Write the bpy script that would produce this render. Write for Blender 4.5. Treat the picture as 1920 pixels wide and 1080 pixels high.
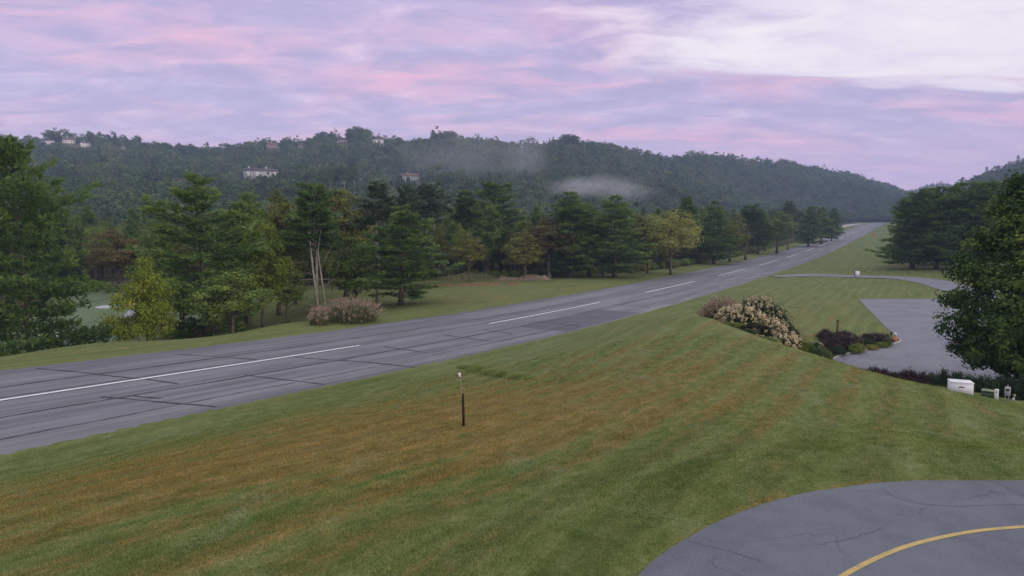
import bpy, bmesh, math, random
import numpy as np
from mathutils import Vector

# ------------------------------------------------------------------ camera, sky, sun, exposure
sc = bpy.context.scene
for o in list(bpy.data.objects):
    bpy.data.objects.remove(o)
COL = sc.collection
FPX = 1250.0
PITCH = math.atan(110.0 / FPX)
CAMZ = 14.0
cam = bpy.data.cameras.new('camera')
cam.sensor_width = 36.0
cam.lens = 36.0 * FPX / 1920.0
cam.clip_start = 0.1
cam.clip_end = 20000
camo = bpy.data.objects.new('camera', cam)
COL.objects.link(camo)
camo.location = (0, 0, CAMZ)
camo.rotation_euler = (math.pi / 2 - PITCH, 0, 0)
sc.camera = camo

SUN_EL = math.radians(10.0)
SUN_AZ = math.radians(128.0)          # from +Y (view direction) towards +X : behind the camera, right
sun = bpy.data.lights.new('sun', 'SUN')
sun.energy = 1.5
sun.angle = math.radians(25)
sun.color = (1.0, 0.80, 0.72)
suno = bpy.data.objects.new('sun', sun)
COL.objects.link(suno)
sd = Vector((math.sin(SUN_AZ) * math.cos(SUN_EL), math.cos(SUN_AZ) * math.cos(SUN_EL), math.sin(SUN_EL)))
suno.rotation_euler = sd.to_track_quat('Z', 'Y').to_euler()

sc.view_settings.view_transform = 'Standard'
sc.view_settings.look = 'None'
sc.view_settings.exposure = 0.36
sc.view_settings.gamma = 1.0
sc.view_settings.use_curve_mapping = False
sc.render.engine = 'CYCLES'
sc.cycles.use_denoising = True
sc.cycles.max_bounces = 6
sc.cycles.diffuse_bounces = 2
sc.cycles.glossy_bounces = 2
sc.cycles.transmission_bounces = 4
sc.cycles.transparent_max_bounces = 4
sc.cycles.volume_bounces = 1
sc.cycles.caustics_reflective = False
sc.cycles.caustics_refractive = False


class NT:
    """small helper for node trees"""
    def __init__(self, tree):
        self.t = tree
        self.n = tree.nodes
        self.n.clear()

    def add(self, kind, ins=None, **props):
        nd = self.n.new(kind)
        for k, v in props.items():
            setattr(nd, k, v)
        if ins:
            for k, v in ins.items():
                self.put(nd.inputs[k], v)
        return nd

    def put(self, sock, v):
        if isinstance(v, bpy.types.NodeSocket):
            self.t.links.new(v, sock)
        elif isinstance(v, (tuple, list)) and len(v) == 3 and sock.type == 'RGBA':
            sock.default_value = (*v, 1.0)
        else:
            sock.default_value = v

    def math(self, op, a, b=0.0, c=None, clamp=False):
        nd = self.n.new('ShaderNodeMath')
        nd.operation = op
        nd.use_clamp = clamp
        self.put(nd.inputs[0], a)
        self.put(nd.inputs[1], b)
        if c is not None:
            self.put(nd.inputs[2], c)
        return nd.outputs[0]

    def mix(self, fac, a, b, blend='MIX'):
        nd = self.n.new('ShaderNodeMix')
        nd.data_type = 'RGBA'
        nd.blend_type = blend
        nd.clamp_factor = True
        self.put(nd.inputs[0], fac)
        self.put(nd.inputs[6], a)
        self.put(nd.inputs[7], b)
        return nd.outputs[2]

    def smooth(self, v, a, b, lo=0.0, hi=1.0):
        nd = self.n.new('ShaderNodeMapRange')
        nd.interpolation_type = 'SMOOTHSTEP'
        self.put(nd.inputs['Value'], v)
        nd.inputs['From Min'].default_value = a
        nd.inputs['From Max'].default_value = b
        nd.inputs['To Min'].default_value = lo
        nd.inputs['To Max'].default_value = hi
        return nd.outputs[0]

    def noise(self, vec, scale, detail=4, rough=0.55, dist=0.0):
        nd = self.n.new('ShaderNodeTexNoise')
        nd.noise_dimensions = '3D'
        self.put(nd.inputs['Vector'], vec)
        nd.inputs['Scale'].default_value = scale
        nd.inputs['Detail'].default_value = detail
        nd.inputs['Roughness'].default_value = rough
        nd.inputs['Distortion'].default_value = dist
        return nd.outputs[0]

    def mapping(self, vec, scale=(1, 1, 1), rot=(0, 0, 0), loc=(0, 0, 0)):
        nd = self.n.new('ShaderNodeMapping')
        self.put(nd.inputs['Vector'], vec)
        nd.inputs['Scale'].default_value = scale
        nd.inputs['Rotation'].default_value = rot
        nd.inputs['Location'].default_value = loc
        return nd.outputs[0]

    def ramp(self, fac, stops):
        nd = self.n.new('ShaderNodeValToRGB')
        self.put(nd.inputs[0], fac)
        cr = nd.color_ramp
        while len(cr.elements) < len(stops):
            cr.elements.new(0.5)
        for e, (p, c) in zip(cr.elements, stops):
            e.position = p
            e.color = (*c, 1.0)
        return nd.outputs[0]


# world: dawn sky, a thin streaky deck of lavender and pink cloud with one pale opening
world = bpy.data.worlds.new('World')
sc.world = world
world.use_nodes = True
w = NT(world.node_tree)
tc = w.add('ShaderNodeTexCoord')
sep = w.add('ShaderNodeSeparateXYZ', {0: tc.outputs['Generated']})
dx, dy, dz = sep.outputs
dzc = w.math('ADD', w.math('MAXIMUM', dz, 0.0), 0.12)      # the deck curves down to the horizon
cx = w.math('DIVIDE', dx, dzc)
cy = w.math('DIVIDE', dy, dzc)
cp = w.add('ShaderNodeCombineXYZ', {0: cx, 1: cy, 2: 0.0}).outputs[0]
sky = w.add('ShaderNodeTexSky', sky_type='NISHITA')
sky.sun_disc = False
sky.sun_elevation = SUN_EL
sky.sun_rotation = SUN_AZ
sky.altitude = 1050
sky.air_density = 1.0
sky.dust_density = 1.5
bgA = w.add('ShaderNodeBackground', {'Color': sky.outputs[0], 'Strength': 0.12})
big = w.noise(w.mapping(cp, (0.8, 1.1, 1), (0, 0, 0.25), (3.1, 1.7, 0)), 1.0, 3, 0.5, 0.4)
mid = w.noise(w.mapping(cp, (1.0, 1.9, 1), (0, 0, 0.16), (0.4, 6.2, 0)), 1.15, 5, 0.56, 0.7)
fine = w.noise(w.mapping(cp, (1.5, 2.5, 1), (0, 0, 0.20), (9.4, 2.2, 0)), 2.0, 6, 0.62, 0.6)
lav = w.mix(w.smooth(fine, 0.35, 0.68), (0.415, 0.355, 0.56), (0.52, 0.450, 0.65))
pinkf = w.math('MULTIPLY', w.smooth(w.math('ADD', w.math('MULTIPLY', mid, 0.7), w.math('MULTIPLY', fine, 0.45)), 0.50, 0.78),
               w.smooth(big, 0.22, 0.62))
deck = w.mix(w.math('MULTIPLY', pinkf, 0.92), lav, (0.76, 0.43, 0.57))
deck = w.mix(w.math('MULTIPLY', w.smooth(fine, 0.58, 0.76), 0.35), deck, (0.80, 0.70, 0.86))
# haze-pale band just above the horizon
deck = w.mix(w.smooth(dz, 0.02, 0.17, 0.55, 0.0), deck, (0.70, 0.44, 0.62))
# the opening in the deck
wob = w.math('MULTIPLY', w.math('SUBTRACT', mid, 0.5), 1.3)
wob2 = w.math('MULTIPLY', w.math('SUBTRACT', fine, 0.5), 0.9)
gx = w.smooth(w.math('ADD', w.math('ADD', cx, wob), wob2), 0.22, 0.90)
gy = w.smooth(w.math('ADD', w.math('ADD', cy, w.math('MULTIPLY', wob, 0.45)), w.math('MULTIPLY', wob2, 0.45)), 2.88, 2.72)
gap = w.math('MULTIPLY', gx, gy)
back = w.smooth(cy, -3.0, 0.5, 0.35, 1.0)
gap = w.math('MULTIPLY', gap, back)
pale = w.mix(w.smooth(fine, 0.3, 0.7), (0.72, 0.65, 0.76), (0.83, 0.76, 0.80))
deck = w.mix(gap, deck, pale)
# overhead the thin cloud is as pale as the opening
deck = w.mix(w.smooth(dz, 0.36, 0.62, 0.0, 0.92), deck, (0.88, 0.90, 0.95))
bgB = w.add('ShaderNodeBackground', {'Color': deck, 'Strength': 1.0})
mx = w.add('ShaderNodeMixShader', {0: 0.93, 1: bgA.outputs[0], 2: bgB.outputs[0]})
w.add('ShaderNodeOutputWorld', {0: mx.outputs[0]})

# ------------------------------------------------------------------ measured lay of the land
TH = math.radians(30.95)                                   # runway direction, from +Y towards +X
RD = np.array([math.sin(TH), math.cos(TH)])                # along the runway
RN = np.array([-math.cos(TH), math.sin(TH)])               # to its left
DR = 47.93                                                 # camera to centreline
HALF = 11.9


def spline(xs, ys):
    xs = np.array(xs, float); ys = np.array(ys, float)
    n = len(xs); h = np.diff(xs)
    A = np.eye(n); b = np.zeros(n)
    for i in range(1, n - 1):
        A[i, i - 1:i + 2] = h[i - 1], 2 * (h[i - 1] + h[i]), h[i]
        b[i] = 6 * ((ys[i + 1] - ys[i]) / h[i] - (ys[i] - ys[i - 1]) / h[i - 1])
    m = np.linalg.solve(A, b)

    def fn(x):
        x = np.clip(np.asarray(x, float), xs[0], xs[-1])
        i = np.clip(np.searchsorted(xs, x) - 1, 0, n - 2)
        a = (xs[i + 1] - x) / h[i]; c = (x - xs[i]) / h[i]
        return a * ys[i] + c * ys[i + 1] + ((a ** 3 - a) * m[i] + (c ** 3 - c) * m[i + 1]) * h[i] ** 2 / 6
    return fn


ZR = spline([-120, -60, -20, 18, 47, 73, 111, 172, 233, 295, 355, 415, 497, 596, 700, 874, 1130, 1300, 1700],
            [v + CAMZ for v in (-8.0, -8.2, -9.1, -10.55, -11.75, -12.55, -13.15, -13.45, -13.3, -12.85, -12.0, -10.75, -8.7, -6.3, -3.4, 1.8, 9.6, 13.0, 16.0)])


def ray(px, py):
    x = (px - 960) / FPX; y = (540 - py) / FPX
    return np.array([x, math.cos(PITCH) + y * math.sin(PITCH), -math.sin(PITCH) + y * math.cos(PITCH)])


def at(px, py, Y):
    """world point seen at a photo pixel, at forward distance Y"""
    r = ray(px, py)
    return np.array([0, 0, CAMZ]) + r * (Y / r[1])


def sl(x, y):
    """world xy -> (along, left of) the runway centreline"""
    return x * RD[0] + y * RD[1], x * RN[0] + y * RN[1] - DR


def xy(s, lat):
    return s * RD[0] + (lat + DR) * RN[0], s * RD[1] + (lat + DR) * RN[1]


def sstep(v, a, b):
    t = np.clip((np.asarray(v, float) - a) / (b - a), 0, 1)
    return t * t * (3 - 2 * t)


_ng = np.random.default_rng(11).random((64, 64))


def vnoise(x, y):
    x = np.asarray(x, float); y = np.asarray(y, float)
    xi = np.floor(x).astype(int); yi = np.floor(y).astype(int)
    fx = x - xi; fy = y - yi
    fx = fx * fx * (3 - 2 * fx); fy = fy * fy * (3 - 2 * fy)
    g = lambda a, b: _ng[a % 64, b % 64]
    return (g(xi, yi) * (1 - fx) + g(xi + 1, yi) * fx) * (1 - fy) + (g(xi, yi + 1) * (1 - fx) + g(xi + 1, yi + 1) * fx) * fy - 0.5


LOTZ = 0.05          # car park level
DRVZ = 8.6           # foreground drive level

_pts = []


def ctl(px, py, Y):
    p = at(px, py, Y); _pts.append((p[0], p[1], p[2]))


def ctz(x, y, z):
    _pts.append((x, y, z))


for s in (-90, -50, -20, 10, 35, 60, 90, 120, 160, 210, 270, 340):
    for lat in (-14.5, 13.5, 20):
        if s > 150 and lat < -13: continue
        x, y = xy(s, lat); ctz(x, y, ZR(s))
    for lat, dz_ in ((23, -.25), (32, -3.2), (46, -6.3), (80, -7.0), (130, -7.0)):
        fade = float(1 - sstep(s, 62, 100))
        x, y = xy(s, lat); ctz(x, y, float(ZR(s)) + dz_ * fade - (0.6 if lat > 40 else 0) * (1 - fade))
# the near mound with the drive on top
ctz(0, 0, DRVZ); ctz(8, 9, DRVZ); ctz(16, 10, DRVZ); ctz(0, -20, DRVZ); ctz(-20, -15, DRVZ); ctz(25, -15, DRVZ); ctz(40, 0, 8)
for p in ((60, 1070, 10.6), (600, 1070, 10.4), (1000, 1075, 10.2), (868, 798, 24), (300, 900, 17.0), (1100, 860, 19.0), (1500, 890, 14.6),
          (1900, 870, 15.8), (1920, 800, 26), (1250, 690, 38), (1100, 700, 40), (1330, 596, 60), (1400, 624, 53), (1500, 656, 49), (1600, 689, 47),
          (1700, 716, 45), (1800, 731, 43.5), (1880, 747, 42), (1920, 757, 41), (1260, 592, 70), (1150, 625, 66), (1000, 660, 62), (1700, 800, 25), (1400, 780, 25)):
    ctl(*p)
# behind the crest
for px, Y, z in ((1360, 72, 3.6), (1440, 64, 2.6), (1520, 60, 1.0), (1600, 57, 0.4), (1700, 54, .3), (1800, 53, .6), (1900, 50, 1.2), (2050, 48, 3.0),
                 (1330, 84, 2.2), (1420, 84, 1.9), (1500, 84, 1.0), (1570, 84, .3), (1350, 110, 1.0), (1450, 110, .8), (1560, 110, .3),
                 (1400, 140, .8), (1500, 150, .6), (1600, 150, .4), (1700, 150, .3), (1800, 150, .6), (1900, 130, 1.0), (1850, 90, .2), (2000, 80, 1.0),
                 (1560, 190, .9), (1650, 190, 1.0), (1700, 200, 1.6), (1780, 195, 2.4), (1880, 190, 3.2), (2000, 190, 4), (1650, 260, 1.6), (1760, 260, 4), (1900, 260, 6)):
    u = (px - 960) / FPX
    ctz(u * Y, Y, z)
_P = np.array(_pts)
_ss, _ = sl(_P[:, 0], _P[:, 1])
_res = _P[:, 2] - ZR(_ss)
for a in range(0, 360, 24):
    _P = np.vstack([_P, [520 * math.sin(math.radians(a)), 520 * math.cos(math.radians(a)), 0]])
    _res = np.append(_res, 0.0)
_C = 5.0
_K = np.sqrt((_P[:, None, 0] - _P[None, :, 0]) ** 2 + (_P[:, None, 1] - _P[None, :, 1]) ** 2 + _C ** 2)
_W = np.linalg.solve(_K + 1e-6 * np.eye(len(_P)), _res)

# ridges, as (photo x, photo y of the tree tops)
def ridge(pts, depth):
    us, zs, ds = [], [], []
    for px, py in pts:
        r = ray(px, py + 19)
        d = float(np.interp(px, [a for a, b in depth], [b for a, b in depth]))
        us.append(r[0] / r[1]); zs.append(CAMZ + r[2] / r[1] * d); ds.append(d)
    return np.array(us), np.array(zs), np.array(ds)


RA = ridge([(-700, 262), (-300, 258), (0, 254), (80, 252), (110, 246), (180, 251), (240, 254), (300, 262), (350, 270), (400, 273), (450, 268), (480, 260), (560, 258), (600, 250),
            (640, 248), (675, 244), (720, 252), (790, 255), (845, 248), (900, 256), (960, 262), (1000, 263), (1040, 258), (1065, 253), (1100, 260), (1140, 261),
            (1180, 269), (1250, 288), (1290, 282), (1330, 278), (1380, 288), (1440, 299), (1480, 294), (1530, 303), (1600, 319), (1650, 331), (1690, 343), (1740, 372), (1800, 420)],
           [(-700, 1150), (0, 1150), (500, 1200), (700, 1250), (1000, 1150), (1300, 1350), (1690, 1750), (1800, 1800)])
FA = ([-700, 0, 300, 600, 900, 1100, 1300, 1500, 1650, 1800], [300, 330, 360, 380, 430, 520, 720, 900, 1060, 1300])
RB = ridge([(1500, 430), (1600, 400), (1660, 362), (1700, 345), (1740, 333), (1762, 330), (1800, 336), (1830, 338), (1900, 350), (2100, 380)], [(0, 2500), (3000, 2500)])
FB = ([0, 3000], [1900, 1900])
RC = ridge([(1600, 440), (1700, 400), (1760, 362), (1800, 342), (1850, 322), (1880, 310), (1920, 297), (2050, 270), (2600, 240)], [(0, 1250), (3000, 1250)])
FC = ([1500, 1700, 1920, 2600], [900, 620, 380, 330])


def hill_layer(u, y, R, Ft, seed):
    us, zs, ds = R
    zr = np.interp(u, us, zs); yr = np.interp(u, us, ds)
    yf = np.interp(u * FPX + 960, Ft[0], Ft[1])
    wv = (y - yf) / (yr - yf)
    return zr, wv


def hills(x, y, base):
    yy = np.maximum(y, 1.0)
    u = np.clip(x / yy, -1.35, 1.35)
    out = base.copy()
    # spurs and hollows
    n = vnoise(x / 230 + 3, y / 230 + 8) * 1.35 + vnoise(x / 75 + 7, y / 75) * 0.45 + vnoise(x / 33, y / 33 + 5) * 0.16
    for R, Ft, sd_ in ((RA, FA, 0), (RB, FB, 1), (RC, FC, 2)):
        zr, wv = hill_layer(u, yy, R, Ft, sd_)
        wc = np.clip(wv, 0, 1)
        shp = 0.45 * wc + 0.55 * wc * wc
        amp = np.where(wv < 1, np.sin(np.pi * wc) * np.sqrt(1 - wc) * 46, 0)
        z = base + np.maximum(zr - base, 0) * shp + n * amp
        z = np.where(wv > 1, zr - (wv - 1) * 90, z)
        z = np.where(wv < 0, base, z)
        out = np.maximum(out, z)
    return np.where(y > 100, out, base)


def base_h(x, y):
    s, lat = sl(x, y)
    b = ZR(s)
    r = np.zeros_like(b)
    d = np.hypot(x, y)
    near = d < 700
    if near.any():
        xn, yn = x[near], y[near]
        acc = np.zeros(xn.shape)
        for i in range(len(_P)):
            acc += _W[i] * np.sqrt((xn - _P[i, 0]) ** 2 + (yn - _P[i, 1]) ** 2 + _C ** 2)
        r[near] = acc * (1 - sstep(d[near], 330, 560))
    return b + r


def poly_sd(x, y, poly):
    """signed distance to a polygon, negative inside"""
    P = np.array(poly, float)
    d = np.full(x.shape, 1e9); inside = np.zeros(x.shape, bool)
    for i in range(len(P)):
        a = P[i]; b = P[(i + 1) % len(P)]
        e = b - a
        t = np.clip(((x - a[0]) * e[0] + (y - a[1]) * e[1]) / (e @ e), 0, 1)
        d = np.minimum(d, np.hypot(x - a[0] - t * e[0], y - a[1] - t * e[1]))
        c = ((a[1] > y) != (b[1] > y))
        with np.errstate(divide='ignore', invalid='ignore'):
            xx = (b[0] - a[0]) * (y - a[1]) / (b[1] - a[1] + 1e-12) + a[0]
        inside ^= c & (x < xx)
    return np.where(inside, -d, d)


def onz(px, py, z):
    r = ray(px, py); t = (z - CAMZ) / r[2]
    return (r[0] * t, r[1] * t)


def smooth_loop(pts, n=6, closed=True):
    P = [np.array(p, float) for p in pts]; out = []
    m = len(P)
    for i in range(m if closed else m - 1):
        if closed:
            p0, p1, p2, p3 = P[i - 1], P[i], P[(i + 1) % m], P[(i + 2) % m]
        else:
            p0, p1, p2, p3 = P[max(i - 1, 0)], P[i], P[i + 1], P[min(i + 2, m - 1)]
        for k in range(n):
            t = k / n
            out.append(0.5 * ((2 * p1) + (-p0 + p2) * t + (2 * p0 - 5 * p1 + 4 * p2 - p3) * t * t + (-p0 + 3 * p1 - 3 * p2 + p3) * t ** 3))
    if not closed: out.append(P[-1])
    return [tuple(p) for p in out]


# car park outline: straight far and left edges, rounded near corner by the flower bed
LOT = [onz(1610, 561, LOTZ), onz(1640, 592, LOTZ), onz(1660, 613, LOTZ), onz(1683, 634, LOTZ), onz(1688, 640, LOTZ), onz(1680, 645, LOTZ), onz(1650, 651, LOTZ), onz(1600, 662, LOTZ), onz(1575, 668, LOTZ), onz(1562, 675, LOTZ),
       onz(1564, 682, LOTZ), onz(1590, 690, LOTZ), onz(1640, 699, LOTZ), onz(1720, 708, LOTZ), onz(1830, 712, LOTZ), (58, 58), (78, 70), (104, 110), (112, 134)]
# foreground drive
_e = [onz(a, b, DRVZ) for a, b in ((1195, 1085), (1235, 1046), (1300, 1003), (1400, 957), (1500, 929), (1600, 912), (1700, 904), (1800, 901), (1920, 901))]
DRIVE = smooth_loop(_e, 6, False) + [(17.5, 13.8), (26, 12.5), (26, 4), (4, 3.5), (1.4, 6)]
# connecting taxiway: centre points (photo x, y, half width m)
_tw = [(at(1455, 506, 190)), (at(1520, 509.5, 192)), (at(1600, 512, 186)), (at(1680, 514.5, 180)), (at(1740, 521, 168)), (at(1790, 532, 152)), (at(1850, 548, 132)), (at(1930, 575, 112))]
TAXI = smooth_loop([(p[0], p[1]) for p in _tw], 8, False)


def line_sd(x, y, pts):
    d = np.full(x.shape, 1e9)
    for i in range(len(pts) - 1):
        a = np.array(pts[i]); e = np.array(pts[i + 1]) - a
        t = np.clip(((x - a[0]) * e[0] + (y - a[1]) * e[1]) / (e @ e), 0, 1)
        d = np.minimum(d, np.hypot(x - a[0] - t * e[0], y - a[1] - t * e[1]))
    return d


def H(x, y, carve=False):
    """height of the land (carve: let in under the paving)"""
    x = np.atleast_1d(np.asarray(x, float)); y = np.atleast_1d(np.asarray(y, float))
    s, lat = sl(x, y)
    z = base_h(x, y)
    # level ground for the two paved areas
    m = (np.hypot(x - 80, y - 90) < 90)
    if m.any():
        d = poly_sd(x[m], y[m], LOT)
        k = 1 - sstep(d, 0.5, 8)
        z[m] = z[m] * (1 - k) + LOTZ * k - (0.10 * (d < -0.3) if carve else 0)
    m = np.hypot(x - 12, y - 8) < 40
    if m.any():
        d = poly_sd(x[m], y[m], DRIVE)
        k = 1 - sstep(d, 0.3, 5)
        z[m] = z[m] * (1 - k) + DRVZ * k - (0.08 * (d < -0.12) if carve else 0)
    k = (1 - sstep(np.abs(lat), HALF + 1.0, HALF + 9)) * (s < 1150) * (s > -120)
    zrun = ZR(s) - 0.010 * np.minimum(np.abs(lat), HALF)
    z = z * (1 - k) + zrun * k
    if carve:
        z = z - np.where((np.abs(lat) < HALF - 0.35) & (s < 1140), 0.12 + 0.0004 * np.maximum(s, 0), 0)
        m = (y > 90) & (y < 230) & (x > 50) & (x < 160)
        if m.any():
            d = line_sd(x[m], y[m], TAXI)
            z[m] -= 0.12 * (d < 3.5)
    z = hills(x, y, z)
    return z


def h1(x, y):
    return float(H(x, y)[0])


def ground_at(px, py, tmin=6.0, tmax=3000.0):
    """first point of the land seen at a photo pixel"""
    r = ray(px, py); r = r / r[1]
    t = tmin * (tmax / tmin) ** np.linspace(0, 1, 900)
    z = CAMZ + r[2] * t
    g = H(r[0] * t, t)
    hit = np.nonzero(z <= g)[0]
    if len(hit) == 0: return None
    i = hit[0]
    if i == 0: return np.array([r[0] * t[0], t[0], g[0]])
    a = (z[i - 1] - g[i - 1]) / ((z[i - 1] - g[i - 1]) + (g[i] - z[i]))
    tt = t[i - 1] + a * (t[i] - t[i - 1])
    return np.array([r[0] * tt, tt, h1(r[0] * tt, tt)])


# ------------------------------------------------------------------ mesh helpers
def mesh_np(name, V, F, tint=None, smooth=False, attrs=None, uv=None):
    """V (N,3); F (M,k) or list of such arrays; tint per face"""
    Fs = F if isinstance(F, list) else [F]
    Fs = [np.asarray(f, np.int32) for f in Fs if len(f)]
    me = bpy.data.meshes.new(name)
    V = np.asarray(V, np.float32)
    me.vertices.add(len(V)); me.vertices.foreach_set('co', V.ravel())
    idx = np.concatenate([f.ravel() for f in Fs]); tot = np.concatenate([np.full(len(f), f.shape[1], np.int32) for f in Fs])
    me.loops.add(len(idx)); me.loops.foreach_set('vertex_index', idx)
    st = np.concatenate([[0], np.cumsum(tot)[:-1]]).astype(np.int32)
    me.polygons.add(len(tot)); me.polygons.foreach_set('loop_start', st); me.polygons.foreach_set('loop_total', tot)
    if smooth: me.polygons.foreach_set('use_smooth', np.ones(len(tot), bool))
    if tint is not None:
        a = me.attributes.new('tint', 'FLOAT', 'FACE'); a.data.foreach_set('value', np.asarray(tint, np.float32))
    for k, v in (attrs or {}).items():
        a = me.attributes.new(k, 'FLOAT', 'POINT'); a.data.foreach_set('value', np.asarray(v, np.float32))
    if uv is not None:
        l = me.uv_layers.new(name='UVMap'); l.data.foreach_set('uv', np.asarray(uv, np.float32)[idx].ravel())
    me.update(calc_edges=True)
    return me


def obj(name, me, mat=None, parent=None, loc=None, rotz=0.0, scale=None):
    o = bpy.data.objects.new(name, me)
    COL.objects.link(o)
    if mat is not None and me is not None and len(me.materials) == 0: me.materials.append(mat)
    if parent is not None: o.parent = parent
    if loc is not None: o.location = loc
    if rotz: o.rotation_euler = (0, 0, rotz)
    if scale is not None: o.scale = scale if hasattr(scale, '__len__') else (scale,) * 3
    return o


def tag(o, label=None, cat=None, group=None, kind=None):
    if label: o['label'] = label
    if cat: o['category'] = cat
    if group: o['group'] = group
    if kind: o['kind'] = kind
    return o


def empty(name, loc, rotz=0.0, label=None, cat=None, group=None):
    o = bpy.data.objects.new(name, None)
    COL.objects.link(o); o.location = loc; o.rotation_euler = (0, 0, rotz); o.empty_display_size = 0.3
    return tag(o, label, cat, group)


class MB:
    """collects simple solids into one mesh"""
    def __init__(self):
        self.v = []; self.f3 = []; self.f4 = []; self.n = 0

    def add(self, V, F4=(), F3=()):
        V = np.asarray(V, float)
        self.v.append(V)
        if len(F4): self.f4.append(np.asarray(F4) + self.n)
        if len(F3): self.f3.append(np.asarray(F3) + self.n)
        self.n += len(V); return self

    def box(self, c, d, taper=1.0, bev=0.0, rz=0.0):
        cx_, cy_, cz_ = c; a, b, h = d[0] / 2, d[1] / 2, d[2] / 2
        if bev <= 0:
            V = [(-a, -b, -h), (a, -b, -h), (a, b, -h), (-a, b, -h), (-a * taper, -b * taper, h), (a * taper, -b * taper, h), (a * taper, b * taper, h), (-a * taper, b * taper, h)]
            F = [(0, 3, 2, 1), (4, 5, 6, 7), (0, 1, 5, 4), (1, 2, 6, 5), (2, 3, 7, 6), (3, 0, 4, 7)]
        else:
            V = []; F = []
            lv = [(-h, bev), (-h + bev, 0), (h - bev, 0), (h, bev)]
            for z, ins in lv:
                k = taper if z > 0 else 1.0
                p, q = a * k - ins, b * k - ins; e = bev * .7
                V += [(-p + e, -q, z), (p - e, -q, z), (p, -q + e, z), (p, q - e, z), (p - e, q, z), (-p + e, q, z), (-p, q - e, z), (-p, -q + e, z)]
            for l in range(3):
                for i in range(8):
                    j = (i + 1) % 8
                    F.append((l * 8 + i, l * 8 + j, l * 8 + 8 + j, l * 8 + 8 + i))
            F += [(24, 25, 26, 27), (24, 27, 28, 31), (28, 29, 30, 31), (3, 2, 1, 0), (7, 4, 3, 0), (7, 6, 5, 4)]
        V = np.array(V, float)
        if rz:
            c_, s_ = math.cos(rz), math.sin(rz)
            V[:, :2] = V[:, :2] @ np.array([[c_, s_], [-s_, c_]])
        return self.add(V + np.array(c), F)

    def tube(self, pts, rad, n=7, cap=True):
        P = np.asarray(pts, float); R = np.broadcast_to(np.asarray(rad, float), (len(P),))
        T = np.gradient(P, axis=0); T /= np.linalg.norm(T, axis=1)[:, None] + 1e-9
        ref = np.array([0, 0, 1.0]) if abs(T[0][2]) < 0.8 else np.array([1.0, 0, 0])
        V = []
        for p, t, r in zip(P, T, R):
            a = np.cross(t, ref); a /= np.linalg.norm(a) + 1e-9; b = np.cross(t, a)
            for k in range(n):
                an = 2 * math.pi * k / n
                V.append(p + r * (math.cos(an) * a + math.sin(an) * b))
        F = [(i * n + k, i * n + (k + 1) % n, (i + 1) * n + (k + 1) % n, (i + 1) * n + k) for i in range(len(P) - 1) for k in range(n)]
        F3 = []
        if cap:
            V += [P[0], P[-1]]; m = len(P) * n
            F3 = [(m, (k + 1) % n, k) for k in range(n)] + [(m + 1, (len(P) - 1) * n + k, (len(P) - 1) * n + (k + 1) % n) for k in range(n)]
        return self.add(V, F, F3)

    def arrays(self):
        return np.vstack(self.v), [x for x in ([np.vstack(self.f4)] if self.f4 else []) + ([np.vstack(self.f3)] if self.f3 else [])]

    def mesh(self, name, smooth=False):
        V, F = self.arrays(); return mesh_np(name, V, F, smooth=smooth)

    def build(self, name, mat, parent=None, smooth=False, **k):
        return obj(name, self.mesh(name, smooth), mat, parent, **k)


# ------------------------------------------------------------------ materials
def newmat(name):
    m = bpy.data.materials.new(name); m.use_nodes = True
    return m, NT(m.node_tree)


def finish(m, n, color, rough=0.8, bump=None, bstr=0.3, bdist=0.02, spec=0.3, metallic=0.0, transl=0.0, emis=None):
    p = n.add('ShaderNodeBsdfPrincipled', {'Base Color': color, 'Roughness': rough, 'Metallic': metallic})
    p.inputs['Specular IOR Level'].default_value = spec
    if bump is not None:
        b = n.add('ShaderNodeBump', {'Height': bump, 'Strength': bstr, 'Distance': bdist})
        n.put(p.inputs['Normal'], b.outputs[0])
    if emis: n.put(p.inputs['Emission Color'], emis[0]); p.inputs['Emission Strength'].default_value = emis[1]
    out = p.outputs[0]
    if transl > 0:
        t = n.add('ShaderNodeBsdfTranslucent', {'Color': color})
        out = n.add('ShaderNodeMixShader', {0: transl, 1: out, 2: t.outputs[0]}).outputs[0]
    n.add('ShaderNodeOutputMaterial', {0: out})
    return m


def flat(name, col, rough=0.6, var=0.12, scale=3.0, spec=0.3, metallic=0.0, emis=None):
    m, n = newmat(name)
    t = n.add('ShaderNodeTexCoord').outputs['Object']
    f = n.noise(t, scale, 5, 0.6)
    d = tuple(c * (1 - var * 1.6) for c in col); l = tuple(min(1, c * (1 + var)) for c in col)
    return finish(m, n, n.mix(n.smooth(f, 0.3, 0.7), d, l), rough, spec=spec, metallic=metallic, bump=f, bstr=0.1, emis=emis)


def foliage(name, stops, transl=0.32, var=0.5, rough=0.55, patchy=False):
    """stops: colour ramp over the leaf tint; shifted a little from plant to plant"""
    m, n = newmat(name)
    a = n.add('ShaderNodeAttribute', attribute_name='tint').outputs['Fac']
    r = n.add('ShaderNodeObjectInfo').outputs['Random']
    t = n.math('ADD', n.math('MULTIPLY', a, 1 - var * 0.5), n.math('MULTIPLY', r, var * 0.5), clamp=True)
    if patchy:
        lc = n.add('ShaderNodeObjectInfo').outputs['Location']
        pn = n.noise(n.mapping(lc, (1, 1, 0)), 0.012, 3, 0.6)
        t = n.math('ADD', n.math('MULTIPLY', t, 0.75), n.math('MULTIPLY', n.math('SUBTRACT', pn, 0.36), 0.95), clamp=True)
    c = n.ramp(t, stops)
    return finish(m, n, c, rough, spec=0.15, transl=transl)


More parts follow.
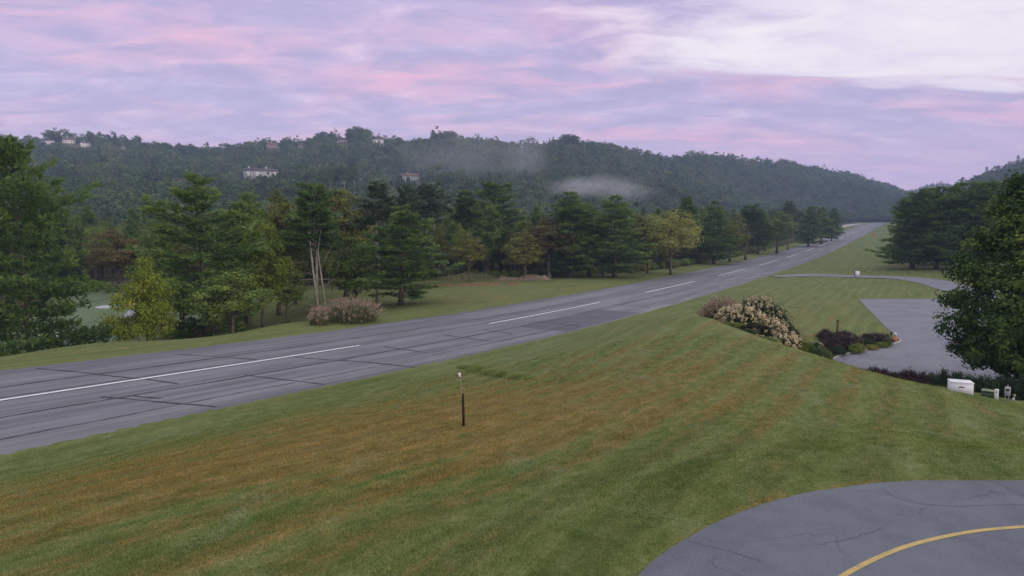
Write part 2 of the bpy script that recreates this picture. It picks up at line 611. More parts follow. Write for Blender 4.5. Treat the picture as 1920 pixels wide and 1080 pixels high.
def bark(name, a, b, scale=2.0):
    m, n = newmat(name)
    t = n.mapping(n.add('ShaderNodeTexCoord').outputs['Object'], (3, 3, 0.7))
    f = n.noise(t, scale, 6, 0.7)
    return finish(m, n, n.mix(n.smooth(f, 0.3, 0.7), a, b), 0.9, bump=f, bstr=0.6, spec=0.1)


M = {}
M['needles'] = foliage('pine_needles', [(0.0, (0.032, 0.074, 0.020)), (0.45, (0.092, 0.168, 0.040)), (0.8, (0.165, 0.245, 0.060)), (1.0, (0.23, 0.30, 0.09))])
M['needles_grey'] = foliage('bluish_pine_needles', [(0.0, (0.036, 0.066, 0.034)), (0.5, (0.075, 0.115, 0.060)), (1.0, (0.13, 0.17, 0.10))])
M['leaf'] = foliage('green_leaves', [(0.0, (0.042, 0.090, 0.015)), (0.5, (0.135, 0.205, 0.038)), (1.0, (0.27, 0.32, 0.075))])
M['leaf_maple'] = foliage('dark_green_leaves', [(0.0, (0.018, 0.050, 0.014)), (0.45, (0.045, 0.095, 0.022)), (0.75, (0.12, 0.18, 0.034)), (1.0, (0.26, 0.29, 0.06))], var=0.1)  # bright end of the ramp stands for lit clumps, light put into colour
M['leaf_yellow'] = foliage('yellow_green_leaves', [(0.0, (0.12, 0.16, 0.03)), (0.5, (0.29, 0.31, 0.075)), (1.0, (0.46, 0.43, 0.15))])
M['leaf_olive'] = foliage('olive_leaves', [(0.0, (0.060, 0.090, 0.016)), (0.5, (0.165, 0.185, 0.038)), (1.0, (0.28, 0.25, 0.07))])
M['leaf_rust'] = foliage('turning_leaves', [(0.0, (0.075, 0.070, 0.020)), (0.5, (0.155, 0.125, 0.040)), (0.85, (0.22, 0.14, 0.055)), (1.0, (0.27, 0.15, 0.07))])
M['leaf_lime'] = foliage('bright_green_leaves', [(0.0, (0.07, 0.125, 0.012)), (0.5, (0.16, 0.225, 0.022)), (1.0, (0.30, 0.31, 0.04))])
M['far_leaf'] = foliage('hillside_leaves', [(0.0, (0.018, 0.044, 0.016)), (0.35, (0.048, 0.092, 0.026)), (0.7, (0.100, 0.150, 0.040)), (0.92, (0.140, 0.150, 0.048)), (1.0, (0.16, 0.115, 0.05))], transl=0.12, var=1.5, patchy=True)
M['far_needle'] = foliage('hillside_needles', [(0.0, (0.030, 0.065, 0.026)), (1.0, (0.080, 0.130, 0.048))], transl=0.1, var=0.8)
M['bark'] = bark('grey_brown_bark', (0.055, 0.042, 0.034), (0.16, 0.13, 0.11))
M['bark_pale'] = bark('pale_weathered_bark', (0.20, 0.17, 0.14), (0.46, 0.41, 0.36))
M['bark_red'] = bark('reddish_bark', (0.10, 0.05, 0.035), (0.24, 0.13, 0.10))

# lawn colours, shared by the ground and by the blades standing on it
def lawn_color(n):
    g = n.add('ShaderNodeNewGeometry').outputs['Position']
    rot = n.mapping(g, (1, 1, 1), (0, 0, TH))                 # x across, y along the runway
    streak = n.noise(n.mapping(rot, (0.62, 0.075, 0)), 1.0, 4, 0.6, 0.3)
    fine = n.noise(n.mapping(rot, (2.6, 0.9, 0)), 1.0, 5, 0.65)
    patch = n.noise(n.mapping(rot, (0.085, 0.045, 0)), 1.0, 4, 0.55, 0.6)
    speck = n.noise(n.mapping(g, (1, 1, 0)), 9.0, 3, 0.7)
    return streak, fine, patch, speck


def lawn_material(name, blades=False):
    m, n = newmat(name)
    streak, fine, patch, speck = lawn_color(n)
    dry = n.add('ShaderNodeAttribute', attribute_name='dry', attribute_type='GEOMETRY' if not blades else 'INSTANCER').outputs['Fac']
    green = n.ramp(n.math('ADD', n.math('MULTIPLY', fine, 0.55), n.math('MULTIPLY', streak, 0.45)),
                   [(0.30, (0.048, 0.092, 0.022)), (0.46, (0.106, 0.146, 0.042)), (0.60, (0.165, 0.200, 0.084)), (0.76, (0.26, 0.295, 0.18))])
    tan = n.ramp(n.math('ADD', n.math('MULTIPLY', fine, 0.6), n.math('MULTIPLY', speck, 0.4)),
                 [(0.32, (0.105, 0.078, 0.022)), (0.50, (0.195, 0.142, 0.046)), (0.66, (0.29, 0.212, 0.088))])
    k = n.math('ADD', n.math('MULTIPLY', n.math('SUBTRACT', patch, 0.5), 1.1), dry)
    k = n.math('ADD', k, n.math('MULTIPLY', n.math('SUBTRACT', streak, 0.5), 1.5))
    k = n.math('ADD', k, n.math('MULTIPLY', n.math('SUBTRACT', fine, 0.5), 1.5))
    sx = n.add('ShaderNodeSeparateXYZ', {0: n.mapping(n.add('ShaderNodeNewGeometry').outputs['Position'], (1, 1, 1), (0, 0, TH))}).outputs[0]
    mow = n.math('SINE', n.math('ADD', n.math('MULTIPLY', sx, 3.3), n.math('MULTIPLY', patch, 7.0)))
    k = n.math('ADD', k, n.math('MULTIPLY', mow, 0.20))
    c = n.mix(n.smooth(k, 0.10, 0.95), green, tan)
    c = n.mix(n.smooth(mow, -1.0, 1.0, 0.0, 0.26), c, (0.05, 0.07, 0.02))
    c = n.mix(1.0, c, (1.0, 0.98, 0.88), 'MULTIPLY')
    dew = n.math('MULTIPLY', n.smooth(n.noise(n.mapping(n.add('ShaderNodeNewGeometry').outputs['Position'], (0.9, 0.35, 0), (0, 0, TH - 0.9)), 0.55, 5, 0.65, 0.5), 0.54, 0.68), n.smooth(speck, 0.35, 0.6))
    c = n.mix(n.math('MULTIPLY', dew, 0.35), c, (0.25, 0.30, 0.19))
    if not blades:
        fair = n.add('ShaderNodeAttribute', attribute_name='fair').outputs['Fac']
        soil = n.add('ShaderNodeAttribute', attribute_name='soil').outputs['Fac']
        fc = n.mix(n.smooth(fine, 0.3, 0.7), (0.11, 0.165, 0.085), (0.18, 0.24, 0.15))
        c = n.mix(n.smooth(n.math('ADD', fair, n.math('MULTIPLY', n.math('SUBTRACT', patch, 0.5), 0.5)), 0.35, 0.65), c, fc)
        so = n.mix(n.smooth(fine, 0.3, 0.7), (0.045, 0.035, 0.020), (0.10, 0.075, 0.045))
        c = n.mix(n.smooth(n.math('ADD', soil, n.math('MULTIPLY', n.math('SUBTRACT', fine, 0.5), 0.6)), 0.35, 0.75), c, so)
        c = n.mix(0.22, c, n.mix(n.smooth(speck, 0.35, 0.65), (0.02, 0.03, 0.008), (0.28, 0.28, 0.12)))
        return finish(m, n, c, 0.9, bump=n.math('ADD', n.math('MULTIPLY', speck, 0.6), fine), bstr=0.9, bdist=0.06, spec=0.1)
    t = n.add('ShaderNodeAttribute', attribute_name='tint').outputs['Fac']
    c = n.mix(1.0, c, (1.75, 1.7, 1.6), 'MULTIPLY')
    c = n.mix(1.0, c, n.ramp(t, [(0.0, (0.45, 0.48, 0.42)), (0.6, (1, 1, 1)), (1.0, (1.6, 1.5, 1.35))]), 'MULTIPLY')
    return finish(m, n, c, 0.7, spec=0.15, transl=0.3)


M['lawn'] = lawn_material('lawn')
M['blades'] = lawn_material('grass_blades', True)


def asphalt(name, a, b, streaky=False, cracks=0.0):
    m, n = newmat(name)
    if streaky:
        u = n.add('ShaderNodeUVMap').outputs[0]              # x along, y across, metres
        lane = n.noise(n.mapping(u, (0.012, 0.42, 1)), 1.0, 3, 0.6)
        strk = n.noise(n.mapping(u, (0.05, 1.7, 1)), 1.0, 5, 0.65, 0.3)
        spot = n.noise(n.mapping(u, (0.10, 0.22, 1)), 1.0, 4, 0.6)
        f = n.math('ADD', n.math('MULTIPLY', lane, 0.40), n.math('ADD', n.math('MULTIPLY', strk, 0.35), n.math('MULTIPLY', spot, 0.25)))
        g = u
    else:
        g = n.mapping(n.add('ShaderNodeNewGeometry').outputs['Position'], (1, 1, 0))
        f = n.math('ADD', n.math('MULTIPLY', n.noise(g, 0.22, 4, 0.6), 0.6), n.math('MULTIPLY', n.noise(g, 1.3, 5, 0.6), 0.4))
    grit = n.noise(g, 26.0, 4, 0.8)
    c = n.mix(n.smooth(f, 0.40, 0.60), a, b)
    c = n.mix(n.smooth(grit, 0.35, 0.7, 0.0, 0.45), c, tuple(x * 1.7 for x in b))
    if cracks:
        wv = n.add('ShaderNodeVectorMath', {0: g, 1: n.n.new('ShaderNodeCombineXYZ').outputs[0]}, operation='ADD')
        nz = n.add('ShaderNodeTexNoise', {'Vector': g, 'Scale': 0.9, 'Detail': 5.0})
        wsc = n.add('ShaderNodeVectorMath', {0: nz.outputs['Color'], 1: (1.3, 1.3, 0)}, operation='MULTIPLY')
        wv = n.add('ShaderNodeVectorMath', {0: g, 1: wsc.outputs[0]}, operation='ADD')
        vo = n.add('ShaderNodeTexVoronoi', {'Vector': wv.outputs[0], 'Scale': cracks}, feature='DISTANCE_TO_EDGE')
        msk = n.noise(g, 0.35, 2, 0.5)
        ck = n.math('MULTIPLY', n.smooth(vo.outputs['Distance'], 0.0, 0.0045, 1.0, 0.0), n.smooth(msk, 0.42, 0.56))
        c = n.mix(n.math('MULTIPLY', ck, 0.45), c, (0.035, 0.033, 0.034))
    return finish(m, n, c, 0.85, bump=grit, bstr=0.35, bdist=0.006, spec=0.25)


M['runway'] = asphalt('runway_asphalt', (0.078, 0.077, 0.090), (0.176, 0.176, 0.192), True)
M['patch'] = asphalt('dark_asphalt', (0.082, 0.080, 0.095), (0.105, 0.102, 0.118))
M['lot'] = asphalt('car_park_asphalt', (0.135, 0.137, 0.162), (0.178, 0.180, 0.208), cracks=0.12)
M['drive'] = asphalt('drive_asphalt', (0.088, 0.095, 0.116), (0.126, 0.134, 0.158), cracks=0.30)
M['tar'] = flat('crack_sealant', (0.066, 0.064, 0.070), 0.6, 0.3, 2.0)


def worn_paint(name, col, under):
    m, n = newmat(name)
    g = n.mapping(n.add('ShaderNodeNewGeometry').outputs['Position'], (1, 1, 0))
    f = n.noise(g, 3.0, 6, 0.75)
    return finish(m, n, n.mix(n.smooth(f, 0.46, 0.66, 0, 0.75), col, under), 0.75)


M['white_paint'] = worn_paint('white_paint', (0.74, 0.72, 0.74), (0.4, 0.38, 0.4))
M['yellow_paint'] = worn_paint('yellow_paint', (0.50, 0.36, 0.13), (0.28, 0.23, 0.13))

# ------------------------------------------------------------------ the land
def wood_edge(s):
    return np.interp(s, [-80, 40, 70, 90, 110, 150, 172, 200, 240, 430], [33, 36, 46, 70, 80, 76, 44, 29, 25, 23])


def build_ground():
    front = np.radians(np.arange(-52, 52.01, 0.26)); back = np.radians(np.arange(56, 304.1, 4.0))
    ang = np.concatenate([front, back]); na = len(ang)
    rad = np.concatenate([[0.6, 1.5, 3.0], np.geomspace(4.0, 3200, 420)]); nr = len(rad)
    A, R = np.meshgrid(ang, rad)
    x = (R * np.sin(A)).ravel(); y = (R * np.cos(A)).ravel()
    z = H(x, y, carve=True)
    V = np.c_[x, y, z]
    V = np.vstack([V, [0, 0, h1(0, 0)]])
    i = np.arange(nr - 1)[:, None] * na; j = np.arange(na)[None, :]; jn = (j + 1) % na
    F = np.stack([i + j, i + na + j, i + na + jn, i + jn], -1).reshape(-1, 4)
    F3 = np.stack([np.full(na, nr * na), np.arange(na), (np.arange(na) + 1) % na], -1)
    x, y, z = V.T
    s, lat = sl(x, y)
    def blob(px, py, Y, rx, ry):
        p = at(px, py, Y); a, b = sl(p[0], p[1])
        return np.exp(-((s - a) / rx) ** 2 - ((lat - b) / ry) ** 2)
    dry = 0.15 + 0.54 * blob(1050, 770, 28, 16, 9) + 0.28 * blob(560, 800, 26, 18, 8) + 0.22 * blob(1250, 720, 36, 20, 7) + 0.22 * blob(200, 930, 16, 9, 5) \
        + 0.30 * blob(1440, 575, 92, 25, 8) + 0.15 * blob(950, 545, 140, 30, 14)
    dry += 0.15 * (np.exp(-((lat - 17.5) / 3.0) ** 2) * (s < 400))
    dry -= 0.22 * np.exp(-((lat + 14.5) / 2.2) ** 2) + 0.25 * blob(900, 1020, 11, 9, 4) + 0.22 * blob(1700, 850, 17, 9, 7) + 0.18 * blob(100, 1000, 12, 5, 4) + 0.12 * (s > 150)
    dry += 0.55 * np.exp(-(poly_sd(x, y, DRIVE) / 0.22) ** 2)
    fair = sstep(lat, 56, 66) * (1 - sstep(lat, 122, 134)) * (1 - sstep(s, 84, 98))
    d = np.hypot(x, y)
    soil = sstep(lat - wood_edge(s), -1, 6) * (s < 1160) * (1 - fair) + sstep(d, 330, 380) * ((lat > 26) | (lat < -45 - 0.05 * s)) + (s > 1160) * 1.0 + sstep(lat, 118, 130)
    pr = at(1800, 500, 205)
    soil += np.exp(-(((x - pr[0] - 12) / 34) ** 2 + ((y - pr[1] - 12) / 17) ** 2) ** 2) * 0.9
    soil = np.clip(soil, 0, 1)
    me = mesh_np('ground', V, [F, F3], smooth=True, attrs={'dry': dry, 'fair': fair, 'soil': soil})
    return tag(obj('ground', me, M['lawn']), kind='structure'), (ang, rad, dry[:-1].reshape(nr, na))


ground, DRYGRID = build_ground()


def zrun(s, lat):
    return ZR(s) - 0.010 * np.abs(lat)


def strip(name, ss, lats, mat, parent=None, lift=0.0, zf=zrun):
    S, L = np.meshgrid(ss, lats, indexing='ij')
    x, y = xy(S.ravel(), L.ravel())
    V = np.c_[x, y, zf(S.ravel(), L.ravel()) + lift]
    a, b = len(ss), len(lats)
    i = np.arange(a - 1)[:, None] * b; j = np.arange(b - 1)[None, :]
    F = np.stack([i + j, i + b + j, i + b + j + 1, i + j + 1], -1).reshape(-1, 4)[:, ::-1]
    return obj(name, mesh_np(name, V, F, smooth=True, uv=np.c_[S.ravel(), L.ravel()]), mat, parent)


rs = np.concatenate([np.arange(-110, 420, 0.8), np.arange(420, 1141, 8.0)])
rng0 = np.random.default_rng(5)
edge = np.array([-HALF - 0.25, -HALF, -8.5, -4.5, 0, 4.5, 8.5, HALF, HALF + 0.25])
runway = strip('runway', rs, edge, M['runway'], lift=0.0,
               zf=lambda s, l: zrun(s, np.minimum(np.abs(l), HALF)) - 0.25 * (np.abs(l) > HALF + 0.1) + 0.02)
tag(runway, kind='structure')
me = runway.data
# ragged grass edge: shift the outer two columns a little
co = np.zeros(len(me.vertices) * 3, np.float32); me.vertices.foreach_get('co', co); co = co.reshape(len(rs), len(edge), 3)
for side, cols in ((-1, (0, 1)), (1, (7, 8))):
    j = (vnoise(rs / 1.7 + side * 9, rs * 0 + 3) * 0.16 + vnoise(rs / 17.0 + side * 5, rs * 0) * 0.5)
    for c in cols:
        co[:, c, 0] += j * RN[0]; co[:, c, 1] += j * RN[1]
me.vertices.foreach_set('co', co.ravel()); me.update()

# the sealed cracks, the dark resurfaced patch and the painted stripes
def ribbon(name, pts_sl, width, mat, parent, lift, jit=0.0, seed=0, step=1.0):
    r = np.random.default_rng(seed)
    P = np.array(pts_sl, float)
    d = np.concatenate([[0], np.cumsum(np.hypot(*np.diff(P, axis=0).T))])
    n = max(2, int(d[-1] / step) + 1)
    q = np.linspace(0, d[-1], n)
    S = np.interp(q, d, P[:, 0]); L = np.interp(q, d, P[:, 1])
    if jit:
        k = vnoise(q / 4.0 + seed * 3.7, q * 0 + seed) * jit * 2 + vnoise(q / 1.1 + seed, q * 0) * jit * 0.8
        t = np.gradient(np.c_[S, L], axis=0); t /= np.linalg.norm(t, axis=1)[:, None]
        S = S - t[:, 1] * k; L = L + t[:, 0] * k
    t = np.gradient(np.c_[S, L], axis=0); t /= np.linalg.norm(t, axis=1)[:, None]
    wd = width * (0.5 + (r.random(n) * 0.5 - 0.2 if jit else 0))
    a = np.c_[S - t[:, 1] * wd, L + t[:, 0] * wd]; b = np.c_[S + t[:, 1] * wd, L - t[:, 0] * wd]
    Q = np.vstack([a, b]); x, y = xy(Q[:, 0], Q[:, 1])
    V = np.c_[x, y, zrun(Q[:, 0], Q[:, 1]) + 0.02 + lift]
    i = np.arange(n - 1)
    F = np.stack([i, n + i, n + i + 1, i + 1], -1)
    return obj(name, mesh_np(name, V, F), mat, parent)


pt = strip('resurfaced_patch', np.arange(74, 100.1, 2), np.array([-11.6, -9, -6.8, -4.6]), M['patch'], runway, 0.026)
sk = 0
for lat, wd in ((-9.2, .09), (-4.6, .15), (4.6, .14), (0.9, .07), (9.0, .06)):
    s0 = -60.0
    while s0 < 330:
        L = 45 + 60 * rng0.random()
        if rng0.random() < 0.88 or lat == -4.6:
            ribbon('crack_sealant', [(s0, lat), (s0 + L, lat + rng0.normal() * 0.05)], wd, M['tar'], runway, 0.034, 0.10, sk, 0.7)
        s0 += L + 3 * rng0.random(); sk += 1
# joints across, staggered between the lanes
def rl(px, py):
    p = None
    for lat in np.linspace(-13, 13, 261):
        n2 = ray(px, py); n2 = n2 / (n2[0] * RN[0] + n2[1] * RN[1]) * (DR + lat)
        s = n2[0] * RD[0] + n2[1] * RD[1]
        e = abs(CAMZ + n2[2] - float(zrun(s, lat)))
        if p is None or e < p[0]: p = (e, s, lat)
    return p[1], p[2]


for a, b in (((72, 691), (335, 720)), ((190, 745), (405, 764)), ((330, 665), (480, 675)), ((455, 704), (610, 722)), ((555, 670), (650, 678)), ((640, 676), (780, 689)),
             ((830, 628), (925, 641)), ((905, 618), (960, 627)), ((1000, 603), (1090, 612)), ((1120, 568), (1220, 577)), ((720, 650), (800, 662)), ((960, 590), (1010, 594)), ((250, 744), (300, 748))):
    ribbon('crack_sealant', [rl(*a), rl(*b)], 0.15, M['tar'], runway, 0.036, 0.12, sk, 0.7); sk += 1
for s in (128, 150, 176, 205, 238, 270, 301, 335):
    l0 = -11 + 12 * rng0.random(); ribbon('crack_sealant', [(s, l0), (s + rng0.normal() * 2, l0 + 6 + 7 * rng0.random())], 0.15, M['tar'], runway, 0.036, 0.15, sk, 0.7); sk += 1
n = 0
for k in range(-2, 19):
    a = 74.1 + 60.96 * k; b = a + 36.58
    ribbon('centreline_stripe', [(a, 0), (b, 0)], 0.40, M['white_paint'], runway, 0.042, step=2.0)

# drive, car park, taxiway
def slab(name, poly, z, thick, mat):
    bm = bmesh.new()
    vs = [bm.verts.new((p[0], p[1], z)) for p in poly]
    f = bm.faces.new(vs)
    if f.normal.z < 0: f.normal_flip()
    r = bmesh.ops.extrude_face_region(bm, geom=[f])
    for v in [g for g in r['geom'] if isinstance(g, bmesh.types.BMVert)]: v.co.z -= thick
    bmesh.ops.recalc_face_normals(bm, faces=bm.faces)
    bmesh.ops.triangulate(bm, faces=bm.faces)
    me = bpy.data.meshes.new(name); bm.to_mesh(me); bm.free()
    return tag(obj(name, me, mat), kind='structure')


def ragged(poly, amp, step, seed):
    out = []
    P = [np.array(p) for p in poly]
    q = 0
    for i in range(len(P)):
        a, b = P[i], P[(i + 1) % len(P)]
        L = np.linalg.norm(b - a); n_ = max(1, int(L / step))
        nrm = np.array([-(b - a)[1], (b - a)[0]]) / (L + 1e-9)
        for k in range(n_):
            t = k / n_; j = float(vnoise((q + t * L) / 0.9 + seed, seed)) * amp
            out.append(a + (b - a) * t + nrm * j)
        q += L
    return out


drive = slab('drive', ragged(DRIVE, 0.07, 0.18, 3), DRVZ + 0.015, 0.3, M['drive'])
lot = slab('car_park', ragged(LOT, 0.22, 0.8, 7), LOTZ + 0.03, 0.4, M['lot'])


def flat_ribbon(name, pts, width, z, mat, parent=None):
    P = np.array(pts); t = np.gradient(P, axis=0); t /= np.linalg.norm(t, axis=1)[:, None]
    nn = np.c_[-t[:, 1], t[:, 0]] * width / 2
    m = len(P)
    V = np.vstack([np.c_[P + nn, np.full(m, z)], np.c_[P - nn, np.full(m, z)]])
    i = np.arange(m - 1)
    return obj(name, mesh_np(name, V, np.stack([i, m + i, m + i + 1, i + 1], -1)), mat, parent)


yl = smooth_loop([onz(a, b, DRVZ) for a, b in ((1540, 1110), (1583, 1080), (1640, 1050), (1700, 1026), (1770, 1008), (1840, 996), (1920, 989))], 7, False) + [(13.0, 11.8), (16, 12.0)]
flat_ribbon('yellow_line', yl, 0.095, DRVZ + 0.020, M['yellow_paint'], drive)
for sd_, pl in enumerate((((1850, 900), (1880, 912), (1920, 930)), ((1655, 918), (1690, 938), (1770, 950), (1920, 948)), ((1290, 1015), (1380, 1040), (1430, 1055)), ((1540, 1024), (1610, 1005), (1660, 992)))):
    q = [onz(a, b, DRVZ) for a, b in pl]
    q = smooth_loop(q, 14, False)
    q = [(a + float(vnoise(i * .7, sd_)) * .08, b + float(vnoise(i * .6 + 9, sd_)) * .08) for i, (a, b) in enumerate(q)]
    flat_ribbon('crack', q, 0.011, DRVZ + 0.0185, M['tar'], drive)


def draped(name, pts, width, lift, mat):
    P = np.array(pts); t = np.gradient(P, axis=0); t /= np.linalg.norm(t, axis=1)[:, None]
    nn = np.c_[-t[:, 1], t[:, 0]]; m = len(P)
    rows = []
    for k in (-.5, -.25, 0, .25, .5):
        Q = P + nn * k * width; rows.append(np.c_[Q, H(Q[:, 0], Q[:, 1]) + lift])
    V = np.vstack(rows); i = np.arange(m - 1)[None, :]; r = np.arange(4)[:, None] * m
    F = np.stack([r + i, r + i + 1, r + m + i + 1, r + m + i], -1).reshape(-1, 4)
    return tag(obj(name, mesh_np(name, V, F, smooth=True), mat), kind='structure')


taxi = draped('taxiway', TAXI, 8.0, 0.05, M['lot'])

# ------------------------------------------------------------------ plants: generators
def leaf_quads(C, N, size, aspect, rng, spin=True):
    """diamond leaves at C facing N; returns V, F"""
    n = len(C)
    N = N / (np.linalg.norm(N, axis=1)[:, None] + 1e-9)
    r = rng.normal(size=(n, 3))
    A = np.cross(N, r); A /= np.linalg.norm(A, axis=1)[:, None] + 1e-9
    B = np.cross(N, A)
    size = np.broadcast_to(size, (n,))[:, None]
    V = np.empty((n, 4, 3))
    V[:, 0] = C - A * size * 0.5; V[:, 1] = C + B * size * aspect * 0.5
    V[:, 2] = C + A * size * 0.5; V[:, 3] = C - B * size * aspect * 0.5
    return V.reshape(-1, 3), np.arange(n * 4).reshape(n, 4)


def needle_quads(P, D, length, width, rng):
    n = len(P)
    D = D / (np.linalg.norm(D, axis=1)[:, None] + 1e-9)
    r = rng.normal(size=(n, 3)); B = np.cross(D, r); B /= np.linalg.norm(B, axis=1)[:, None] + 1e-9
    L = np.broadcast_to(length, (n,))[:, None]
    V = np.empty((n, 4, 3))
    V[:, 0] = P - D * L * .25; V[:, 1] = P + D * L * .35 + B * width; V[:, 2] = P + D * L; V[:, 3] = P + D * L * .35 - B * width
    return V.reshape(-1, 3), np.arange(n * 4).reshape(n, 4)


def wobble_line(a, b, k, amp, rng):
    t = np.linspace(0, 1, k)[:, None]
    P = a + (b - a) * t
    j = rng.normal(size=(k, 3)) * amp; j[0] = 0
    return P + np.cumsum(j, 0) * 0.5


def make_pine(seed, Hh=22.0, R=4.6, base=0.10, dead=0.0, gap=0.25, dense=1.0, forks=1, tier=1.0, power=0.75, tuft=0.5):
    """layered white pine: trunk (with limbs) mesh and needle mesh"""
    rng = np.random.default_rng(seed)
    tb = MB(); NP, ND, NT_ = [], [], []
    tops = []
    for fk in range(forks):
        a = np.array([0, 0, -0.6]); lean = rng.normal(size=2) * 0.02 * Hh + (0 if fk == 0 else rng.normal(size=2) * 0.05 * Hh)
        if fk: a = a + np.array([rng.normal() * 0.5, rng.normal() * 0.5, 0])
        hh = Hh * (1 if fk == 0 else 0.82 + .1 * rng.random())
        line = wobble_line(a, np.array([lean[0], lean[1], hh]), 12, 0.10, rng)
        r0 = (0.0135 if dead == 0 else 0.0085) * Hh * (1 if fk == 0 else .75)
        rad = r0 * (1 - np.linspace(0, 1, 12) ** 0.9 * 0.96); rad[0] *= 1.25
        tb.tube(line, rad, 8)
        tops.append((line, hh))
    for line, hh in tops:
        nl = int(hh * 1.25 * tier)
        zs = np.linspace(base, 0.985, nl) + rng.normal(size=nl) * 0.006
        for t in zs:
            o = np.array([np.interp(t * hh, line[:, 2], line[:, q]) for q in range(3)])
            prof = (1 - t) ** power * (0.55 + 0.45 * min(1, (t - base + 0.12) / 0.25)) * (0.80 + 0.40 * rng.random())
            nb = 4 + int(rng.random() * 3) if t < 0.9 else 3
            a0 = rng.random() * 6.28
            for b in range(nb):
                an = a0 + b * 6.283 / nb + rng.normal() * 0.3
                L = R * prof * (0.50 + 0.65 * rng.random()) * (1 + .28 * math.sin(an * 2 + seed) + .18 * math.sin(an * 3 + t * 9 + seed)) + 0.35
                is_dead = t < dead
                if is_dead and rng.random() < 0.66: continue
                el = -0.10 + 0.75 * t ** 2 + rng.normal() * 0.10
                d = np.array([math.cos(an) * math.cos(el), math.sin(an) * math.cos(el), math.sin(el)])
                k = 5; u = np.linspace(0, 1, k)[:, None]
                up = np.array([0, 0, 1.0])
                pts = o + d * L * u + up * (u ** 2) * L * (0.10 + 0.08 * rng.random()) - up * u * (1 - u) * L * 0.12 + np.cumsum(rng.normal(size=(k, 3)) * 0.03 * L, 0) * u
                if is_dead:
                    pts = o + d * L * 0.75 * u + np.cumsum(rng.normal(size=(k, 3)) * 0.05 * L, 0) * u
                    tb.tube(pts, np.linspace(0.045, 0.012, k) * (Hh / 20), 4, False)
                    if rng.random() < .6:
                        q = pts[2]; tb.tube([q, q + (d + rng.normal(size=3) * .7) * L * .3], [.022, .01], 3, False)
                    continue
                tb.tube(pts, np.linspace(0.05, 0.012, k) * (Hh / 20), 3, False)
                if rng.random() < gap * 0.35: continue
                side = np.cross(d, up); side /= np.linalg.norm(side) + 1e-9
                m = max(4, int(dense * (5 + L * 8.5)))
                uu = 0.22 + 0.80 * rng.random(m) ** 0.8
                wid = L * 0.34 * np.sin(np.clip(uu, 0, 1) * 2.6 + 0.3)
                off = rng.uniform(-1, 1, m) * wid
                c = np.array([[np.interp(q, u[:, 0], pts[:, w_]) for w_ in range(3)] for q in uu]) + side[None, :] * off[:, None]
                c[:, 2] += rng.normal(size=m) * 0.13 + 0.10
                dd = d[None, :] * 0.8 + side[None, :] * (np.sign(off) * 0.55)[:, None] + rng.normal(size=(m, 3)) * 0.4
                dd[:, 2] += 0.38
                cl = rng.random() * 0.5
                for q in range(4):
                    NP.append(c + rng.normal(size=c.shape) * 0.12); ND.append(dd + rng.normal(size=dd.shape) * 0.5)
                    NT_.append(np.clip(0.55 * cl + 0.22 * rng.random(m) + 0.55 * uu ** 2 - .05, 0, 1))  # tips paler, inner needles darker: crown light and shade put into the tint
    P = np.vstack(NP); D = np.vstack(ND); T = np.concatenate(NT_)
    V, F = needle_quads(P, D, tuft * (0.7 + 0.6 * rng.random(len(P))), 0.085 * tuft / .5, rng)
    return tb.mesh('trunk', True), mesh_np('crown', V, F, tint=T)


